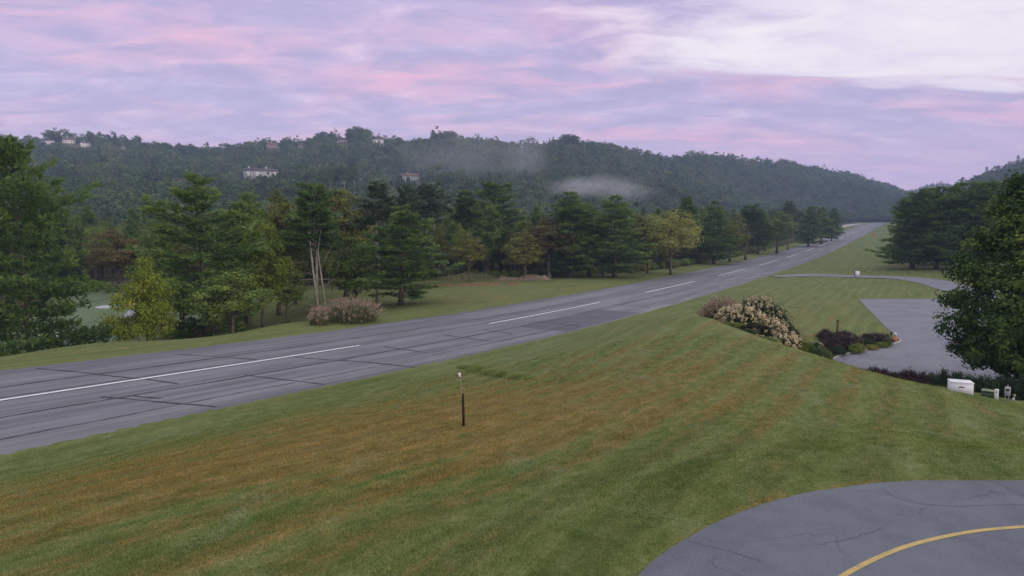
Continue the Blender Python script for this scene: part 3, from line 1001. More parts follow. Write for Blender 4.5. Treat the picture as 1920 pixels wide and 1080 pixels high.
def make_broadleaf(seed, Hh=16.0, R=5.0, cb=0.22, clumps=110, per=75, leaf=0.34, top=0.55, narrow=1.0, lump=0.22, spread=0.17, trunk_r=0.016, aspect=0.7, stems=1, inner=0.15):
    """round-headed tree: trunk with limbs, leaf mesh in clumps"""
    rng = np.random.default_rng(seed)
    tb = MB()
    cz = Hh * (cb + (1 - cb) * 0.5); rz = Hh * (1 - cb) * 0.5
    # uneven outline: a handful of random lobes
    lob = rng.normal(size=(9, 3)); lob /= np.linalg.norm(lob, axis=1)[:, None]; la = rng.uniform(-1, 1, 9) * lump
    d = rng.normal(size=(clumps, 3)); d /= np.linalg.norm(d, axis=1)[:, None]
    d[:, 2] = np.where(d[:, 2] < -0.6, d[:, 2] * 0.5, d[:, 2])
    f = 1 + (np.exp(-4 * (1 - d @ lob.T)) * la).sum(1)
    rr = (inner + (1 - inner) * rng.random(clumps) ** 0.45) * f
    zz = d[:, 2] * rr
    wshape = np.where(zz > 0, 1 - top * np.clip(zz, 0, 1) ** 1.5 * 0.6, 1 - 0.35 * np.abs(np.clip(zz, -1, 0)) ** 2)
    C = np.c_[d[:, 0] * rr * R * wshape * narrow, d[:, 1] * rr * R * wshape * narrow, cz + zz * rz]
    for st in range(stems):
        off = np.array([0, 0, 0]) if stems == 1 else np.r_[rng.normal(size=2) * 0.35, 0]
        line = wobble_line(np.array([0, 0, -0.5]) + off, np.array([rng.normal() * .3 + off[0] * 4, rng.normal() * .3 + off[1] * 4, Hh * 0.80]), 9, 0.10, rng)
        rad = trunk_r * Hh * (1 - np.linspace(0, 1, 9) * 0.9) / (stems ** .5); rad[0] *= 1.3
        tb.tube(line, rad, 8)
        for i in rng.choice(clumps, min(34, clumps) // stems, replace=False):
            c = C[i]; z0 = min(max(c[2] - 0.35 * np.hypot(c[0], c[1]) - 0.1 * Hh, cb * Hh * 0.8), Hh * .75)
            o = np.array([np.interp(z0, line[:, 2], line[:, q]) for q in range(3)])
            u = np.linspace(0, 1, 5)[:, None]
            pts = o + (c - o) * u; pts[:, 2] += (np.sin(u[:, 0] * 3.14) * 0.06 * np.linalg.norm(c - o)) + rng.normal(size=5) * 0.05
            b = 0.0055 * Hh * (0.6 + .6 * rng.random())
            tb.tube(pts, np.linspace(b, b * .2, 5), 4, False)
    sc_ = spread * R * (0.7 + 0.6 * rng.random(clumps))
    CC = np.repeat(C, per, 0); SS = np.repeat(sc_, per)[:, None]
    g = rng.normal(size=(clumps * per, 3)); g *= np.array([1, 1, 0.7])
    gl = np.linalg.norm(g, axis=1)[:, None]; g = g / gl * np.minimum(gl, 1.9)
    P = CC + g * SS * 0.75
    out = (P - np.array([0, 0, cz])) / np.array([R, R, rz])
    N = out * 0.8 + g * 0.5 + rng.normal(size=P.shape) * 0.65; N[:, 2] += 0.35
    T = np.clip(np.repeat(rng.random(clumps) * 0.6, per) + 0.4 * rng.random(clumps * per), 0, 1)
    V, F = leaf_quads(P, N, leaf * (0.7 + 0.6 * rng.random(len(P))), aspect, rng)
    return tb.mesh('trunk', True), mesh_np('crown', V, F, tint=T)


PINES = [make_pine(1, power=.5, forks=2), make_pine(2, R=5.0, gap=.6, power=.55), make_pine(3, Hh=23, R=4.2, base=.16, dense=.9, power=.42, gap=.5), make_pine(4, Hh=22, R=4.4, power=.45, gap=.7, forks=2)]
BARE = [make_pine(11, Hh=22, R=4.4, base=.12, dead=.50, gap=.3, forks=1, power=.45), make_pine(12, Hh=22, R=3.6, base=.10, dead=.60, gap=.5, power=.45), make_pine(13, Hh=24, R=3.0, base=.2, dead=.66, gap=.4, power=.4)]
FARPINES = [make_pine(21, Hh=22, R=4.4, dense=.45, tuft=.8, power=.5), make_pine(22, Hh=22, R=4.0, dense=.45, tuft=.8, gap=.6, power=.45), make_pine(23, Hh=23, R=3.2, base=.2, dense=.5, tuft=.8, power=.42)]
BROAD = [make_broadleaf(31), make_broadleaf(32, R=4.4, lump=.35), make_broadleaf(33, Hh=17, R=4.0, cb=.15, lump=.3)]
TALL = [make_broadleaf(41, Hh=18, R=3.6, cb=.12, top=.9), make_broadleaf(42, Hh=18, R=3.3, cb=.25, top=.7, lump=.35)]
SMALL = [make_broadleaf(51, Hh=8, R=3.0, cb=.06, clumps=80, per=60, leaf=.30, spread=.22), make_broadleaf(52, Hh=8, R=2.6, cb=.05, clumps=80, per=60, leaf=.30, spread=.24, top=.8)]
DIM = {}
for nm, lst in (('pine', PINES), ('bare', BARE), ('farpine', FARPINES), ('broad', BROAD), ('tall', TALL), ('small', SMALL)):
    for i, (t, c) in enumerate(lst):
        v = np.zeros(len(c.vertices) * 3, np.float32); c.vertices.foreach_get('co', v); v = v.reshape(-1, 3)
        DIM[nm, i] = (float(v[:, 2].max()), 2 * float(np.percentile(np.hypot(v[:, 0], v[:, 1]), 95)))
KINDS = {'pine': PINES, 'bare': BARE, 'farpine': FARPINES, 'broad': BROAD, 'tall': TALL, 'small': SMALL}
_meshcopies = {}


def with_mat(me, mat):
    k = (me.name, mat.name)
    if k not in _meshcopies:
        c = me if len(me.materials) == 0 else me.copy()
        c.materials.clear(); c.materials.append(mat); _meshcopies[k] = c
    return _meshcopies[k]


def tree(kind, var, px, base, top, wpx, leaf, label, group=None, trunk='bark', name=None, cat='tree', seed=0, zoff=0.0):
    """base: ('g', py) foot seen at that pixel row, or a forward distance"""
    if isinstance(base, tuple):
        p = ground_at(px, base[1])
    else:
        r = ray(px, 500); x = r[0] / r[1] * base; p = np.array([x, base, h1(x, base)])
    Y = p[1]
    r = ray(px, top); hgt = CAMZ + r[2] / r[1] * Y - p[2]
    wid = wpx / FPX * Y
    h0, w0 = DIM[kind, var]
    t, c = KINDS[kind][var]
    rz = (seed * 2.399 + px * 0.37) % 6.283
    root = empty(name or ('pine_tree' if 'pine' in kind or kind == 'bare' else 'broadleaf_tree'), (p[0], p[1], p[2] + zoff), 0, label, cat, group)
    scl = (wid / w0, wid / w0, hgt / h0)
    obj('trunk', with_mat(t, M[trunk]), None, root, rotz=rz, scale=scl)
    obj('crown', with_mat(c, M[leaf]), None, root, rotz=rz, scale=scl)
    return root


# ------------------------------------------------------------------ trees one by one
LG = 'pines across the runway'
for a in [
    ('pine', 1, 385, 98, 318, 235, 'needles', 'broad tall pine behind the bright green small tree, across the runway', None, 'bark'),
    ('pine', 2, 100, 190, 356, 110, 'needles', 'shorter dark pine behind the right boughs of the wide left pine'),
    ('tall', 0, 300, 118, 402, 120, 'leaf', 'green broadleaf tree between the wide left pine and the broad tall pine'),
    ('broad', 1, 222, 165, 428, 120, 'leaf_rust', 'brownish round tree at the back edge of the golf fairway'),
    ('broad', 0, 170, 185, 440, 90, 'leaf', 'round green tree at the back of the fairway beside the brownish one'),
    ('tall', 1, 462, 112, 372, 105, 'leaf', 'narrow green tree just right of the broad tall pine'),
    ('broad', 1, 430, 88, 500, 150, 'leaf', 'low dark leafy tree under the broad tall pine'),
    ('tall', 0, 520, 122, 352, 120, 'leaf_olive', 'olive green tall tree left of the pine with pale bare stems'),
    ('broad', 0, 552, 132, 362, 115, 'leaf', 'rounded green tree directly behind the pale bare-stemmed pine, left side'),
    ('bare', 0, 594, ('g', 588), 338, 130, 'needles', 'pine with two pale bare lower stems and dead branches beside the reeds', None, 'bark_pale'),
    ('tall', 0, 490, 106, 388, 95, 'leaf_lime', 'fresh yellow-green tree left of the olive tall tree, behind the low leafy one'),
    ('broad', 2, 536, 112, 478, 74, 'leaf', 'low rounded green tree left at the foot of the pale bare stems'),
    ('broad', 1, 880, 178, 430, 70, 'leaf_olive', 'low olive tree standing behind the earth bank beside the reddish trunk'),
    ('broad', 2, 1215, 205, 412, 70, 'leaf', 'rounded green tree between the olive tree and the rust tinted one'),
    ('small', 1, 668, ('g', 574), 440, 95, 'leaf', 'dense upright dark green small tree right of the pale-stemmed pine'),
    ('tall', 1, 648, 140, 350, 120, 'leaf_olive', 'olive green tree rising behind the dense upright small tree'),
    ('bare', 1, 706, 126, 338, 95, 'needles_grey', 'grey-trunked thin pine with a big curved dead limb', None, 'bark_pale'),
    ('pine', 1, 750, 116, 380, 165, 'needles', 'spreading pine whose lowest boughs reach the mown field', None, 'bark'),
    ('farpine', 0, 768, 165, 342, 110, 'needles_grey', 'hazy grey-green pine behind the spreading pine'),
    ('bare', 2, 824, ('g', 516), 336, 95, 'needles_grey', 'tall pine with long bare pale trunk at left end of the earth bank', None, 'bark_pale'),
    ('bare', 1, 795, 182, 345, 80, 'needles_grey', 'slim bare-trunked pine half hidden left of the long pale trunk', None, 'bark'),
    ('tall', 1, 866, ('g', 514), 400, 80, 'leaf', 'pale-leaved slender broadleaf tree at the earth bank', None, 'bark_pale'),
    ('bare', 2, 894, ('g', 514), 352, 85, 'needles', 'pine with reddish bare trunk behind the earth bank', None, 'bark_red'),
    ('pine', 2, 944, ('g', 514), 337, 120, 'needles', 'tallest dark full pine above the middle of the earth bank'),
    ('tall', 0, 912, 200, 366, 85, 'leaf', 'green broadleaf tree behind the reddish bare trunk'),
    ('broad', 1, 1030, ('g', 521), 402, 118, 'leaf_rust', 'brown-green spreading tree with pale trunk at right end of the earth bank', None, 'bark_pale'),
    ('tall', 0, 985, 182, 428, 85, 'leaf_olive', 'olive leafy tree between the tallest pine and the brown-green spreading tree'),
    ('pine', 3, 1070, ('g', 520), 357, 110, 'needles', 'dark pine right behind the brown-green spreading tree'),
    ('tall', 1, 1105, ('g', 518), 380, 80, 'leaf', 'narrow green tree between two dark pines in the middle'),
    ('tall', 0, 1131, ('g', 517), 418, 60, 'leaf_olive', 'small tree with yellowing top before the middle pines'),
    ('pine', 1, 1152, ('g', 520), 363, 125, 'needles', 'dark pine behind the small tree with the yellowing top'),
    ('tall', 1, 1184, ('g', 512), 398, 90, 'leaf_olive', 'olive rounded tree right of the middle dark pines'),
    ('broad', 2, 1232, ('g', 503), 438, 80, 'leaf_rust', 'rust tinted low tree in front of the pale yellow tree'),
    ('broad', 0, 1258, 200, 388, 112, 'leaf_yellow', 'pale yellow-green round tree, brightest along the runway'),
    ('small', 0, 1290, ('g', 494), 432, 60, 'leaf_olive', 'low olive tree at right foot of the pale yellow tree'),
    ('pine', 0, 1284, 262, 366, 80, 'needles', 'dark pine just right of the pale yellow tree'),
    ('pine', 1, 1338, 255, 374, 85, 'needles', 'full dark pine second along the line beyond the pale yellow tree'),
    ('tall', 0, 1312, 275, 388, 62, 'leaf', 'leafy green tree between the first two pines beyond the pale yellow tree'),
    ('bare', 2, 1397, 285, 380, 62, 'needles', 'pine with short reddish bare trunk beyond the pale yellow tree', None, 'bark_red'),
    ('broad', 2, 1368, 272, 398, 66, 'leaf_olive', 'squat olive leafy tree left of the short reddish trunk'),
    ('tall', 0, 1434, ('g', 470), 408, 44, 'leaf_lime', 'fresh green small tree halfway along the far pine line'),
    ('farpine', 2, 1420, 330, 388, 56, 'needles', 'slim pine behind the fresh green small tree'),
    ('tall', 1, 1456, 335, 396, 58, 'leaf', 'leafy tree left of the far tall bare trunks'),
    ('bare', 2, 1488, ('g', 452), 374, 42, 'needles_grey', 'far tall tree of long bare pale trunk near the runway bend', None, 'bark_pale'),
    ('bare', 1, 1476, 372, 380, 40, 'needles_grey', 'thin tree left beside the far long pale trunk', None, 'bark_red'),
    ('farpine', 1, 1514, 400, 384, 54, 'needles', 'first dark pine right of the far long pale trunk'),
    ('farpine', 2, 1537, 430, 386, 46, 'needles', 'second dark pine right of the far long pale trunk'),
    ('farpine', 0, 1557, 470, 389, 44, 'needles', 'last dark pine of the line before the runway opens out'),
    ('small', 0, 1525, ('g', 445), 424, 40, 'leaf_rust', 'low brownish shrubby tree at foot of the last pines'),
    ('farpine', 2, 1500, 480, 392, 40, 'needles', 'hidden back pine near the far long pale trunk'),
]:
    a = list(a) + [None] * (10 - len(a))
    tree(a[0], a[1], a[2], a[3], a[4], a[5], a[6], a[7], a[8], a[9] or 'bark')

HIGH = [make_broadleaf(45, Hh=18, R=5.0, cb=.5, clumps=70, per=50, leaf=.6, trunk_r=.02)]
RIDGE = [make_broadleaf(46, Hh=20, R=8.0, cb=.15, clumps=80, per=40, leaf=1.0, lump=.3)]
KINDS['high'] = HIGH; KINDS['ridge'] = RIDGE
for nm in ('high', 'ridge'):
    v = np.zeros(len(KINDS[nm][0][1].vertices) * 3, np.float32); KINDS[nm][0][1].vertices.foreach_get('co', v); v = v.reshape(-1, 3)
    DIM[nm, 0] = (float(v[:, 2].max()), 2 * float(np.percentile(np.hypot(v[:, 0], v[:, 1]), 95)))
for px, top_, wp, lb in ((112, 243, 36, 'round treetop on the far left ridge between two pale houses'), (182, 245, 16, 'small pointed treetop on the left ridge right of the small white house'), (612, 247, 34, 'broad treetop on the ridge left of the radio mast'),
                         (662, 240, 24, 'left of three tall round treetops on the ridge'), (676, 236, 28, 'tallest middle one of three round treetops on the ridge'), (692, 241, 24, 'right one of three tall round treetops, beside the cream house'),
                         (845, 245, 34, 'broad treetop on the ridge above the thin mist'), (1065, 251, 40, 'round treetop on the summit left above the white mist')):
    u_ = ray(px, 250); tree('ridge', 0, px, float(np.interp(u_[0] / u_[1], RA[0], RA[2])) - 4, top_, wp, 'far_leaf', lb)
for px, Yq, top_, lb in ((624, 640, 312, 'first pale-trunked tree halfway up the hill, counted from the left'), (633, 645, 310, 'second pale-trunked tree halfway up the hill'), (648, 640, 308, 'third and thickest pale-trunked tree halfway up the hill'), (667, 650, 309, 'pale-trunked tree just left of the low white house on the hill')):
    tree('high', 0, px, Yq, top_, 26, 'far_leaf', lb, None, 'bark_pale')

# the curved dead limb of the grey-trunked pine is a part of that tree
def rel(px, py):
    return at(px, py, Yq - DZ) - np.array(o.location)


for o in list(bpy.data.objects):
    if o.get('label', '').startswith('grey-trunked thin pine'):
        mb = MB(); Yq = o.location.y; DZ = 1.2
        mb.tube([rel(704, 492), rel(712, 486), rel(722, 476), rel(730, 462), rel(734, 450)], [.20, .17, .14, .10, .05], 6)
        mb.build('dead_limb', M['bark_pale'], o, True)
        MB().tube([rel(703, 420), rel(714, 412), rel(722, 402)], [.12, .09, .04], 5).build('dead_limb', M['bark_pale'], o, True)
    if o.get('label', '').startswith('pine with two pale bare lower'):
        Yq = o.location.y; DZ = 2.0
        mb = MB()
        mb.tube([rel(598, 590), rel(592, 545), rel(586, 500), rel(581, 450), rel(577, 415)], [.23, .20, .17, .13, .07], 7)
        mb.tube([rel(613, 590), rel(607, 548), rel(600, 500), rel(596, 470), rel(602, 430)], [.18, .15, .12, .10, .06], 7)
        for pts in (((590, 470), (575, 463), (555, 452)), ((588, 460), (572, 448), (560, 446)), ((585, 450), (597, 432), (604, 424)), ((597, 548), (570, 545), (543, 548)), ((596, 560), (575, 556), (545, 551)), ((598, 575), (570, 568), (538, 560)), ((600, 582), (580, 580), (560, 585)), ((602, 500), (612, 480), (622, 462)), ((606, 540), (620, 528), (628, 522)), ((594, 520), (580, 512), (565, 512))):
            mb.tube([rel(*q) for q in pts], [.07, .05, .02], 4)
        mb.build('dead_stems', M['bark_pale'], o, True)

# the wide pine at the left edge, the bright small tree, the big leafy tree on the right: meshes of their own
t, c = make_pine(61, Hh=24, R=13.0, base=.09, gap=.7, dense=.85, tier=1.0, power=.70, tuft=.6)
p = np.array([*(at(50, 600, 80)[:2]), 0]); p[2] = h1(p[0], p[1])
root = empty('pine_tree', p, 0, 'wide layered dark pine at the left edge, standing before the golf fairway', 'tree')
hh = (CAMZ + ray(30, 268)[2] / ray(30, 268)[1] * 80 - p[2]) / 24
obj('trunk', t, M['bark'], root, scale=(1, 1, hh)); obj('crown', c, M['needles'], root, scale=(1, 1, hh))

t, c = make_broadleaf(62, Hh=9.5, R=3.4, cb=-.06, clumps=120, per=80, leaf=.26, spread=.2, top=.9, lump=.3)
pp = ground_at(276, 640); q = at(276, 640, 80)
root = empty('broadleaf_tree', (q[0], q[1], h1(q[0], q[1])), 0, 'bright yellow-green small bushy tree on the runway embankment at left', 'tree')
z1 = CAMZ + ray(276, 494)[2] / ray(276, 494)[1] * 80 - h1(q[0], q[1])
obj('trunk', t, M['bark'], root, scale=(1, 1, z1 / 9.5)); obj('crown', c, M['leaf_lime'], root, scale=(1, 1, z1 / 9.5))

t, c = make_broadleaf(63, Hh=17.0, R=5.7, cb=-.26, clumps=420, per=150, leaf=.27, spread=.115, top=.9, lump=.34, aspect=.8, inner=.35)
Yb = 55.0
x = ray(1908, 700)[0] / ray(1908, 700)[1] * Yb
root = empty('broadleaf_tree', (x, Yb, h1(x, Yb)), 0, 'big dark green leafy tree at the right edge beside the car park', 'tree')
z1 = CAMZ + ray(1888, 356)[2] / ray(1888, 356)[1] * Yb - h1(x, Yb)
obj('trunk', t, M['bark'], root, scale=(1, 1, z1 / 17)); obj('crown', c, M['leaf_maple'], root, scale=(1, 1, z1 / 17))

# pines right of the runway
for k, (kd, v, px, Y, top, wpx, lab) in enumerate([
    ('pine', 0, 1712, 205, 352, 95, 'frontmost pine of the right-hand grove, nearest the runway'),
    ('pine', 1, 1756, 200, 346, 105, 'second pine from the runway in the right-hand grove, low boughs over the taxiway'),
    ('pine', 3, 1800, 194, 340, 105, 'third pine from the runway in the right-hand grove'),
    ('pine', 2, 1845, 190, 338, 100, 'pine of the right-hand grove half behind the big leafy tree'),
    ('pine', 0, 1895, 186, 335, 110, 'rightmost pine of the grove, mostly behind the big leafy tree'),
    ('farpine', 1, 1690, 250, 366, 60, 'smaller pine behind the frontmost pine of the right-hand grove'),
    ('farpine', 0, 1735, 238, 350, 80, 'back pine between first and second pines of the right-hand grove'),
    ('farpine', 2, 1778, 235, 345, 80, 'back pine between second and third pines of the right-hand grove'),
    ('farpine', 0, 1822, 232, 338, 85, 'back pine showing above the third pine of the right-hand grove'),
    ('farpine', 1, 1870, 228, 334, 90, 'back pine showing above the big leafy tree')]):
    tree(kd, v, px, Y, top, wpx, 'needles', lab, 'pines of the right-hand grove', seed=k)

# ------------------------------------------------------------------ scattered woods (too many to count)
def scatter(name, pts, rot, scl, idx, protos, label=None, extra=None):
    coll = bpy.data.collections.new(name + '_kinds')
    for k, me in enumerate(protos):
        coll.objects.link(bpy.data.objects.new('%s_kind_%02d' % (name, k), me))
    me = bpy.data.meshes.new(name)
    P = np.asarray(pts, np.float32)
    me.vertices.add(len(P)); me.vertices.foreach_set('co', P.ravel())
    for k, v in (('rot', rot), ('scl', scl), *(extra or {}).items()):
        a = me.attributes.new(k, 'FLOAT', 'POINT'); a.data.foreach_set('value', np.asarray(v, np.float32))
    a = me.attributes.new('pick', 'INT', 'POINT'); a.data.foreach_set('value', np.asarray(idx, np.int32))
    o = tag(obj(name, me), kind='stuff', label=label)
    ng = bpy.data.node_groups.new(name + '_scatter', 'GeometryNodeTree')
    ng.interface.new_socket('Geometry', in_out='INPUT', socket_type='NodeSocketGeometry')
    ng.interface.new_socket('Geometry', in_out='OUTPUT', socket_type='NodeSocketGeometry')
    N = ng.nodes; L = ng.links
    gi = N.new('NodeGroupInput'); go = N.new('NodeGroupOutput')
    ci = N.new('GeometryNodeCollectionInfo'); ci.inputs[0].default_value = coll; ci.inputs[1].default_value = True; ci.inputs[2].default_value = True
    ip = N.new('GeometryNodeInstanceOnPoints'); ip.inputs['Pick Instance'].default_value = True
    def named(nm, t):
        a_ = N.new('GeometryNodeInputNamedAttribute'); a_.data_type = t; a_.inputs[0].default_value = nm; return a_.outputs[0]
    cb = N.new('ShaderNodeCombineXYZ'); L.new(named('rot', 'FLOAT'), cb.inputs[2])
    L.new(gi.outputs[0], ip.inputs['Points']); L.new(ci.outputs[0], ip.inputs['Instance'])
    L.new(named('pick', 'INT'), ip.inputs['Instance Index']); L.new(cb.outputs[0], ip.inputs['Rotation']); L.new(named('scl', 'FLOAT'), ip.inputs['Scale'])
    L.new(ip.outputs[0], go.inputs[0])
    md = o.modifiers.new('scatter', 'NODES'); md.node_group = ng
    return o


def join_np(parts):
    """(mesh, material) pairs -> one mesh with material slots"""
    Vs, idx, tot, tin, mi, mats = [], [], [], [], [], []
    off = 0
    for k, (me, mat) in enumerate(parts):
        v = np.zeros(len(me.vertices) * 3, np.float32); me.vertices.foreach_get('co', v); Vs.append(v.reshape(-1, 3))
        l = np.zeros(len(me.loops), np.int32); me.loops.foreach_get('vertex_index', l); idx.append(l + off); off += len(v) // 3
        t_ = np.zeros(len(me.polygons), np.int32); me.polygons.foreach_get('loop_total', t_); tot.append(t_)
        tt = np.zeros(len(t_), np.float32)
        if 'tint' in me.attributes: me.attributes['tint'].data.foreach_get('value', tt)
        tin.append(tt); mi.append(np.full(len(t_), k, np.int32)); mats.append(mat)
    me = bpy.data.meshes.new('kind')
    V = np.vstack(Vs); I = np.concatenate(idx); T = np.concatenate(tot)
    me.vertices.add(len(V)); me.vertices.foreach_set('co', V.ravel()); me.loops.add(len(I)); me.loops.foreach_set('vertex_index', I)
    me.polygons.add(len(T)); me.polygons.foreach_set('loop_start', np.concatenate([[0], np.cumsum(T)[:-1]]).astype(np.int32)); me.polygons.foreach_set('loop_total', T)
    for m_ in mats: me.materials.append(m_)
    me.polygons.foreach_set('material_index', np.concatenate(mi))
    a = me.attributes.new('tint', 'FLOAT', 'FACE'); a.data.foreach_set('value', np.concatenate(tin))
    me.update(calc_edges=True)
    return me


def far_broad(seed, Hh, R, n=30, per=14):
    t, c = make_broadleaf(seed, Hh=Hh, R=R, cb=.18, clumps=n, per=per, leaf=1.45, spread=.22, lump=.25, trunk_r=.012, inner=.55)
    rng = np.random.default_rng(seed)
    tb = MB(); tb.tube([(0, 0, -1), (rng.normal() * .2, 0, Hh * .35), (rng.normal() * .5, rng.normal() * .5, Hh * .8)], [.26, .2, .06], 5, False)
    return [(c, M['far_leaf']), (tb.mesh('t'), M['bark'])]


def far_pine(seed, Hh, R):
    t, c = make_pine(seed, Hh=Hh, R=R, dense=.22, tuft=1.25, tier=.55, gap=.2, base=.12)
    tb = MB(); tb.tube([(0, 0, -1), (0, 0, Hh * .9)], [.26, .05], 5, False)
    return [(c, M['far_needle']), (tb.mesh('t'), M['bark'])]


fk = [join_np(far_broad(70 + k, *hr)) for k, hr in enumerate(((15, 5.6), (14, 6.2), (17, 5.6), (12, 5.2), (16, 6.8), (13, 6.0)))] + [join_np(far_pine(80 + k, *hr)) for k, hr in enumerate(((17, 3.8), (15, 3.6)))]
rngf = np.random.default_rng(99)
CLEAR = []       # (x, y, radius across, reach towards the camera) filled by the houses below
HOUSES = [(92, 252, 22), (160, 267, 20), (128, 249, 14), (231, 272, 9), (490, 326, 64), (512, 270, 22), (566, 270, 16), (642, 253, 19), (708, 252, 22), (672, 334, 14), (768, 331, 34), (197, 415, 10)]
house_at = {}
for px, py, wp in HOUSES:
    g = ground_at(px, py + 8, tmin=200)
    if g is None or g[1] > 1600:
        u = ray(px, py); u = u[0] / u[1]
        Yg = float(np.interp(u, RA[0], RA[2])) - 6
        g = np.array([u * Yg, Yg, h1(u * Yg, Yg)])
    house_at[px] = g; CLEAR.append((g[0], g[1], wp / FPX * g[1] * .5 + 6, 240 if wp > 30 else 120))


def wood_points():
    out = []
    # hillsides
    for R, Ft, ulo, uhi, step in ((RA, FA, -0.86, 0.66, 9.2), (RB, FB, 0.5, 0.80, 12.0), (RC, FC, 0.56, 1.0, 9.5)):
        gx = np.arange(-1700, 2700, step); gy = np.arange(120, 2600, step)
        X, Y = np.meshgrid(gx, gy); X = X.ravel(); Y = Y.ravel()
        X = X + rngf.uniform(-.5, .5, X.shape) * step * 1.0; Y = Y + rngf.uniform(-.5, .5, Y.shape) * step * 1.0
        u = X / Y
        zr, wv = hill_layer(np.clip(u, -1.35, 1.35), Y, R, Ft, 0)
        k = (u > ulo) & (u < uhi) & (wv > -0.03) & (wv < 1.05)
        X, Y = X[k], Y[k]
        if R is not RA:
            za = hill_layer(np.clip(X / Y, -1.35, 1.35), Y, RA, FA, 0)[1]
            k = ~((za > -.03) & (za < 1.05) & (X / Y < 0.66)); X, Y = X[k], Y[k]
        out.append(np.c_[X, Y])
    # valley floor woods left, behind the trees built one by one
    X = rngf.uniform(-420, 260, 9000); Y = rngf.uniform(120, 640, 9000)
    s, lat = sl(X, Y)
    wv = hill_layer(np.clip(X / Y, -1.35, 1.35), Y, RA, FA, 0)[1]
    dens = 0.65
    k = (X / Y > -0.9) & (wv < -0.02) & (lat > np.where(s < 100, 138, 62)) & (rngf.random(9000) < dens)
    out.append(np.c_[X, Y][k])
    # right of the runway, beyond the grove
    X = rngf.uniform(430, 800, 3000); Y = rngf.uniform(950, 1160, 3000)
    s, lat = sl(X, Y); out.append(np.c_[X, Y][(s > 1172)])
    X = rngf.uniform(80, 900, 5200); Y = rngf.uniform(215, 900, 5200)
    s, lat = sl(X, Y); u = X / Y
    k = (lat < -40 - 0.04 * s) & (u < 1.0) & (Y > 215) & ~((u < 0.585) & (Y < 330)) & (hill_layer(np.clip(u, -1.35, 1.35), Y, RC, FC, 0)[1] < 0)
    out.append(np.c_[X, Y][k][:2200])
    P = np.vstack(out)
    s, lat = sl(P[:, 0], P[:, 1])
    k = ~((np.abs(lat + 4) < 36) & (s < 1190))
    for cx_, cy_, rad, reach in CLEAR:
        L = math.hypot(cx_, cy_); a = (P[:, 0] * cx_ + P[:, 1] * cy_) / L - L; b = (P[:, 0] * cy_ - P[:, 1] * cx_) / L
        k &= ~((np.abs(b) < rad) & (a < rad * .8) & (a > -reach))
    return P[k]


WPA = wood_points()
nearw = np.hypot(WPA[:, 0], WPA[:, 1]) < 360
WN = WPA[nearw]
vk = [join_np([(c, M[m_]), (t, M['bark'])]) for (t, c), m_ in ((BROAD[0], 'leaf'), (BROAD[1], 'leaf_olive'), (BROAD[2], 'leaf'), (TALL[0], 'leaf'), (TALL[1], 'leaf_olive'), (FARPINES[0], 'needles'))]
rn = np.random.default_rng(5)
fs = np.r_[rn.uniform(64, 430, 1400), rn.uniform(230, 640, 1100)]; fl = wood_edge(fs) + 6 + rn.exponential(22, 2500)
fk_ = (fl < 120) & ((fs > 98) | (fl < 62)); fs, fl = fs[fk_], fl[fk_]
fx, fy = xy(fs, fl); pk = []
for q_ in range(len(fx)):
    if all((fx[q_] - a_) ** 2 + (fy[q_] - b_) ** 2 > 20 for a_, b_ in pk): pk.append((fx[q_], fy[q_]))
WN = np.vstack([WN, np.array(pk)])
scatter('valley_woods', np.c_[WN, H(WN[:, 0], WN[:, 1]) - .2], rn.uniform(0, 6.28, len(WN)), rn.uniform(.7, 1.05, len(WN)), rn.integers(0, 6, len(WN)), vk, 'mixed woods on the valley floor behind the runway trees')
WP = WPA[~nearw]
WZ = H(WP[:, 0], WP[:, 1])
patchy = vnoise(WP[:, 0] / 90, WP[:, 1] / 90) + rngf.normal(size=len(WP)) * .25
pick = np.where(patchy > .46, 6 + rngf.integers(0, 2, len(WP)), rngf.integers(0, 6, len(WP)))
wscl = rngf.uniform(.6, 1.15, len(WP)) * (1 + .45 * vnoise(WP[:, 0] / 45, WP[:, 1] / 45)) * np.where(rngf.random(len(WP)) < .10, 1.4, 1)
WZ -= 0
scatter('far_woods', np.c_[WP, WZ - .2], rngf.uniform(0, 6.28, len(WP)), wscl, pick, fk, 'mixed green woods covering the hills and the valley floor')

# ------------------------------------------------------------------ houses on the hillside
M['wall_white'] = flat('white_siding', (0.72, 0.70, 0.66), 0.7, 0.08, 1.0)
M['wall_grey'] = flat('pale_grey_siding', (0.46, 0.46, 0.45), 0.7, 0.1, 1.0)
M['wall_tan'] = flat('tan_siding', (0.36, 0.28, 0.21), 0.7, 0.1, 1.0)
M['roof_dark'] = flat('dark_shingles', (0.075, 0.060, 0.055), 0.85, 0.3, 2.0)
M['roof_red'] = flat('brown_red_shingles', (0.16, 0.085, 0.065), 0.85, 0.3, 2.0)
M['glass'] = flat('window_glass', (0.03, 0.035, 0.045), 0.15, 0.1, 1.0, spec=0.6)
M['stone'] = flat('pale_stone', (0.50, 0.47, 0.44), 0.9, 0.25, 3.0)


def gable(w_, d_, h_, rise, over=0.5):
    a, b = w_ / 2 + over, d_ / 2 + over
    V = [(-a, -b, h_ - .15), (a, -b, h_ - .15), (a, b, h_ - .15), (-a, b, h_ - .15), (-a, 0, h_ + rise), (a, 0, h_ + rise)]
    V += [(x_, y_, z_ + .35) for x_, y_, z_ in V]
    F4 = [(0, 4, 5, 1), (2, 5, 4, 3), (6, 7, 11, 10), (8, 9, 10, 11), (0, 1, 7, 6), (2, 3, 9, 8), (1, 5, 11, 7), (5, 2, 8, 11), (3, 4, 10, 9), (4, 0, 6, 10)]
    return MB().add(V, F4)


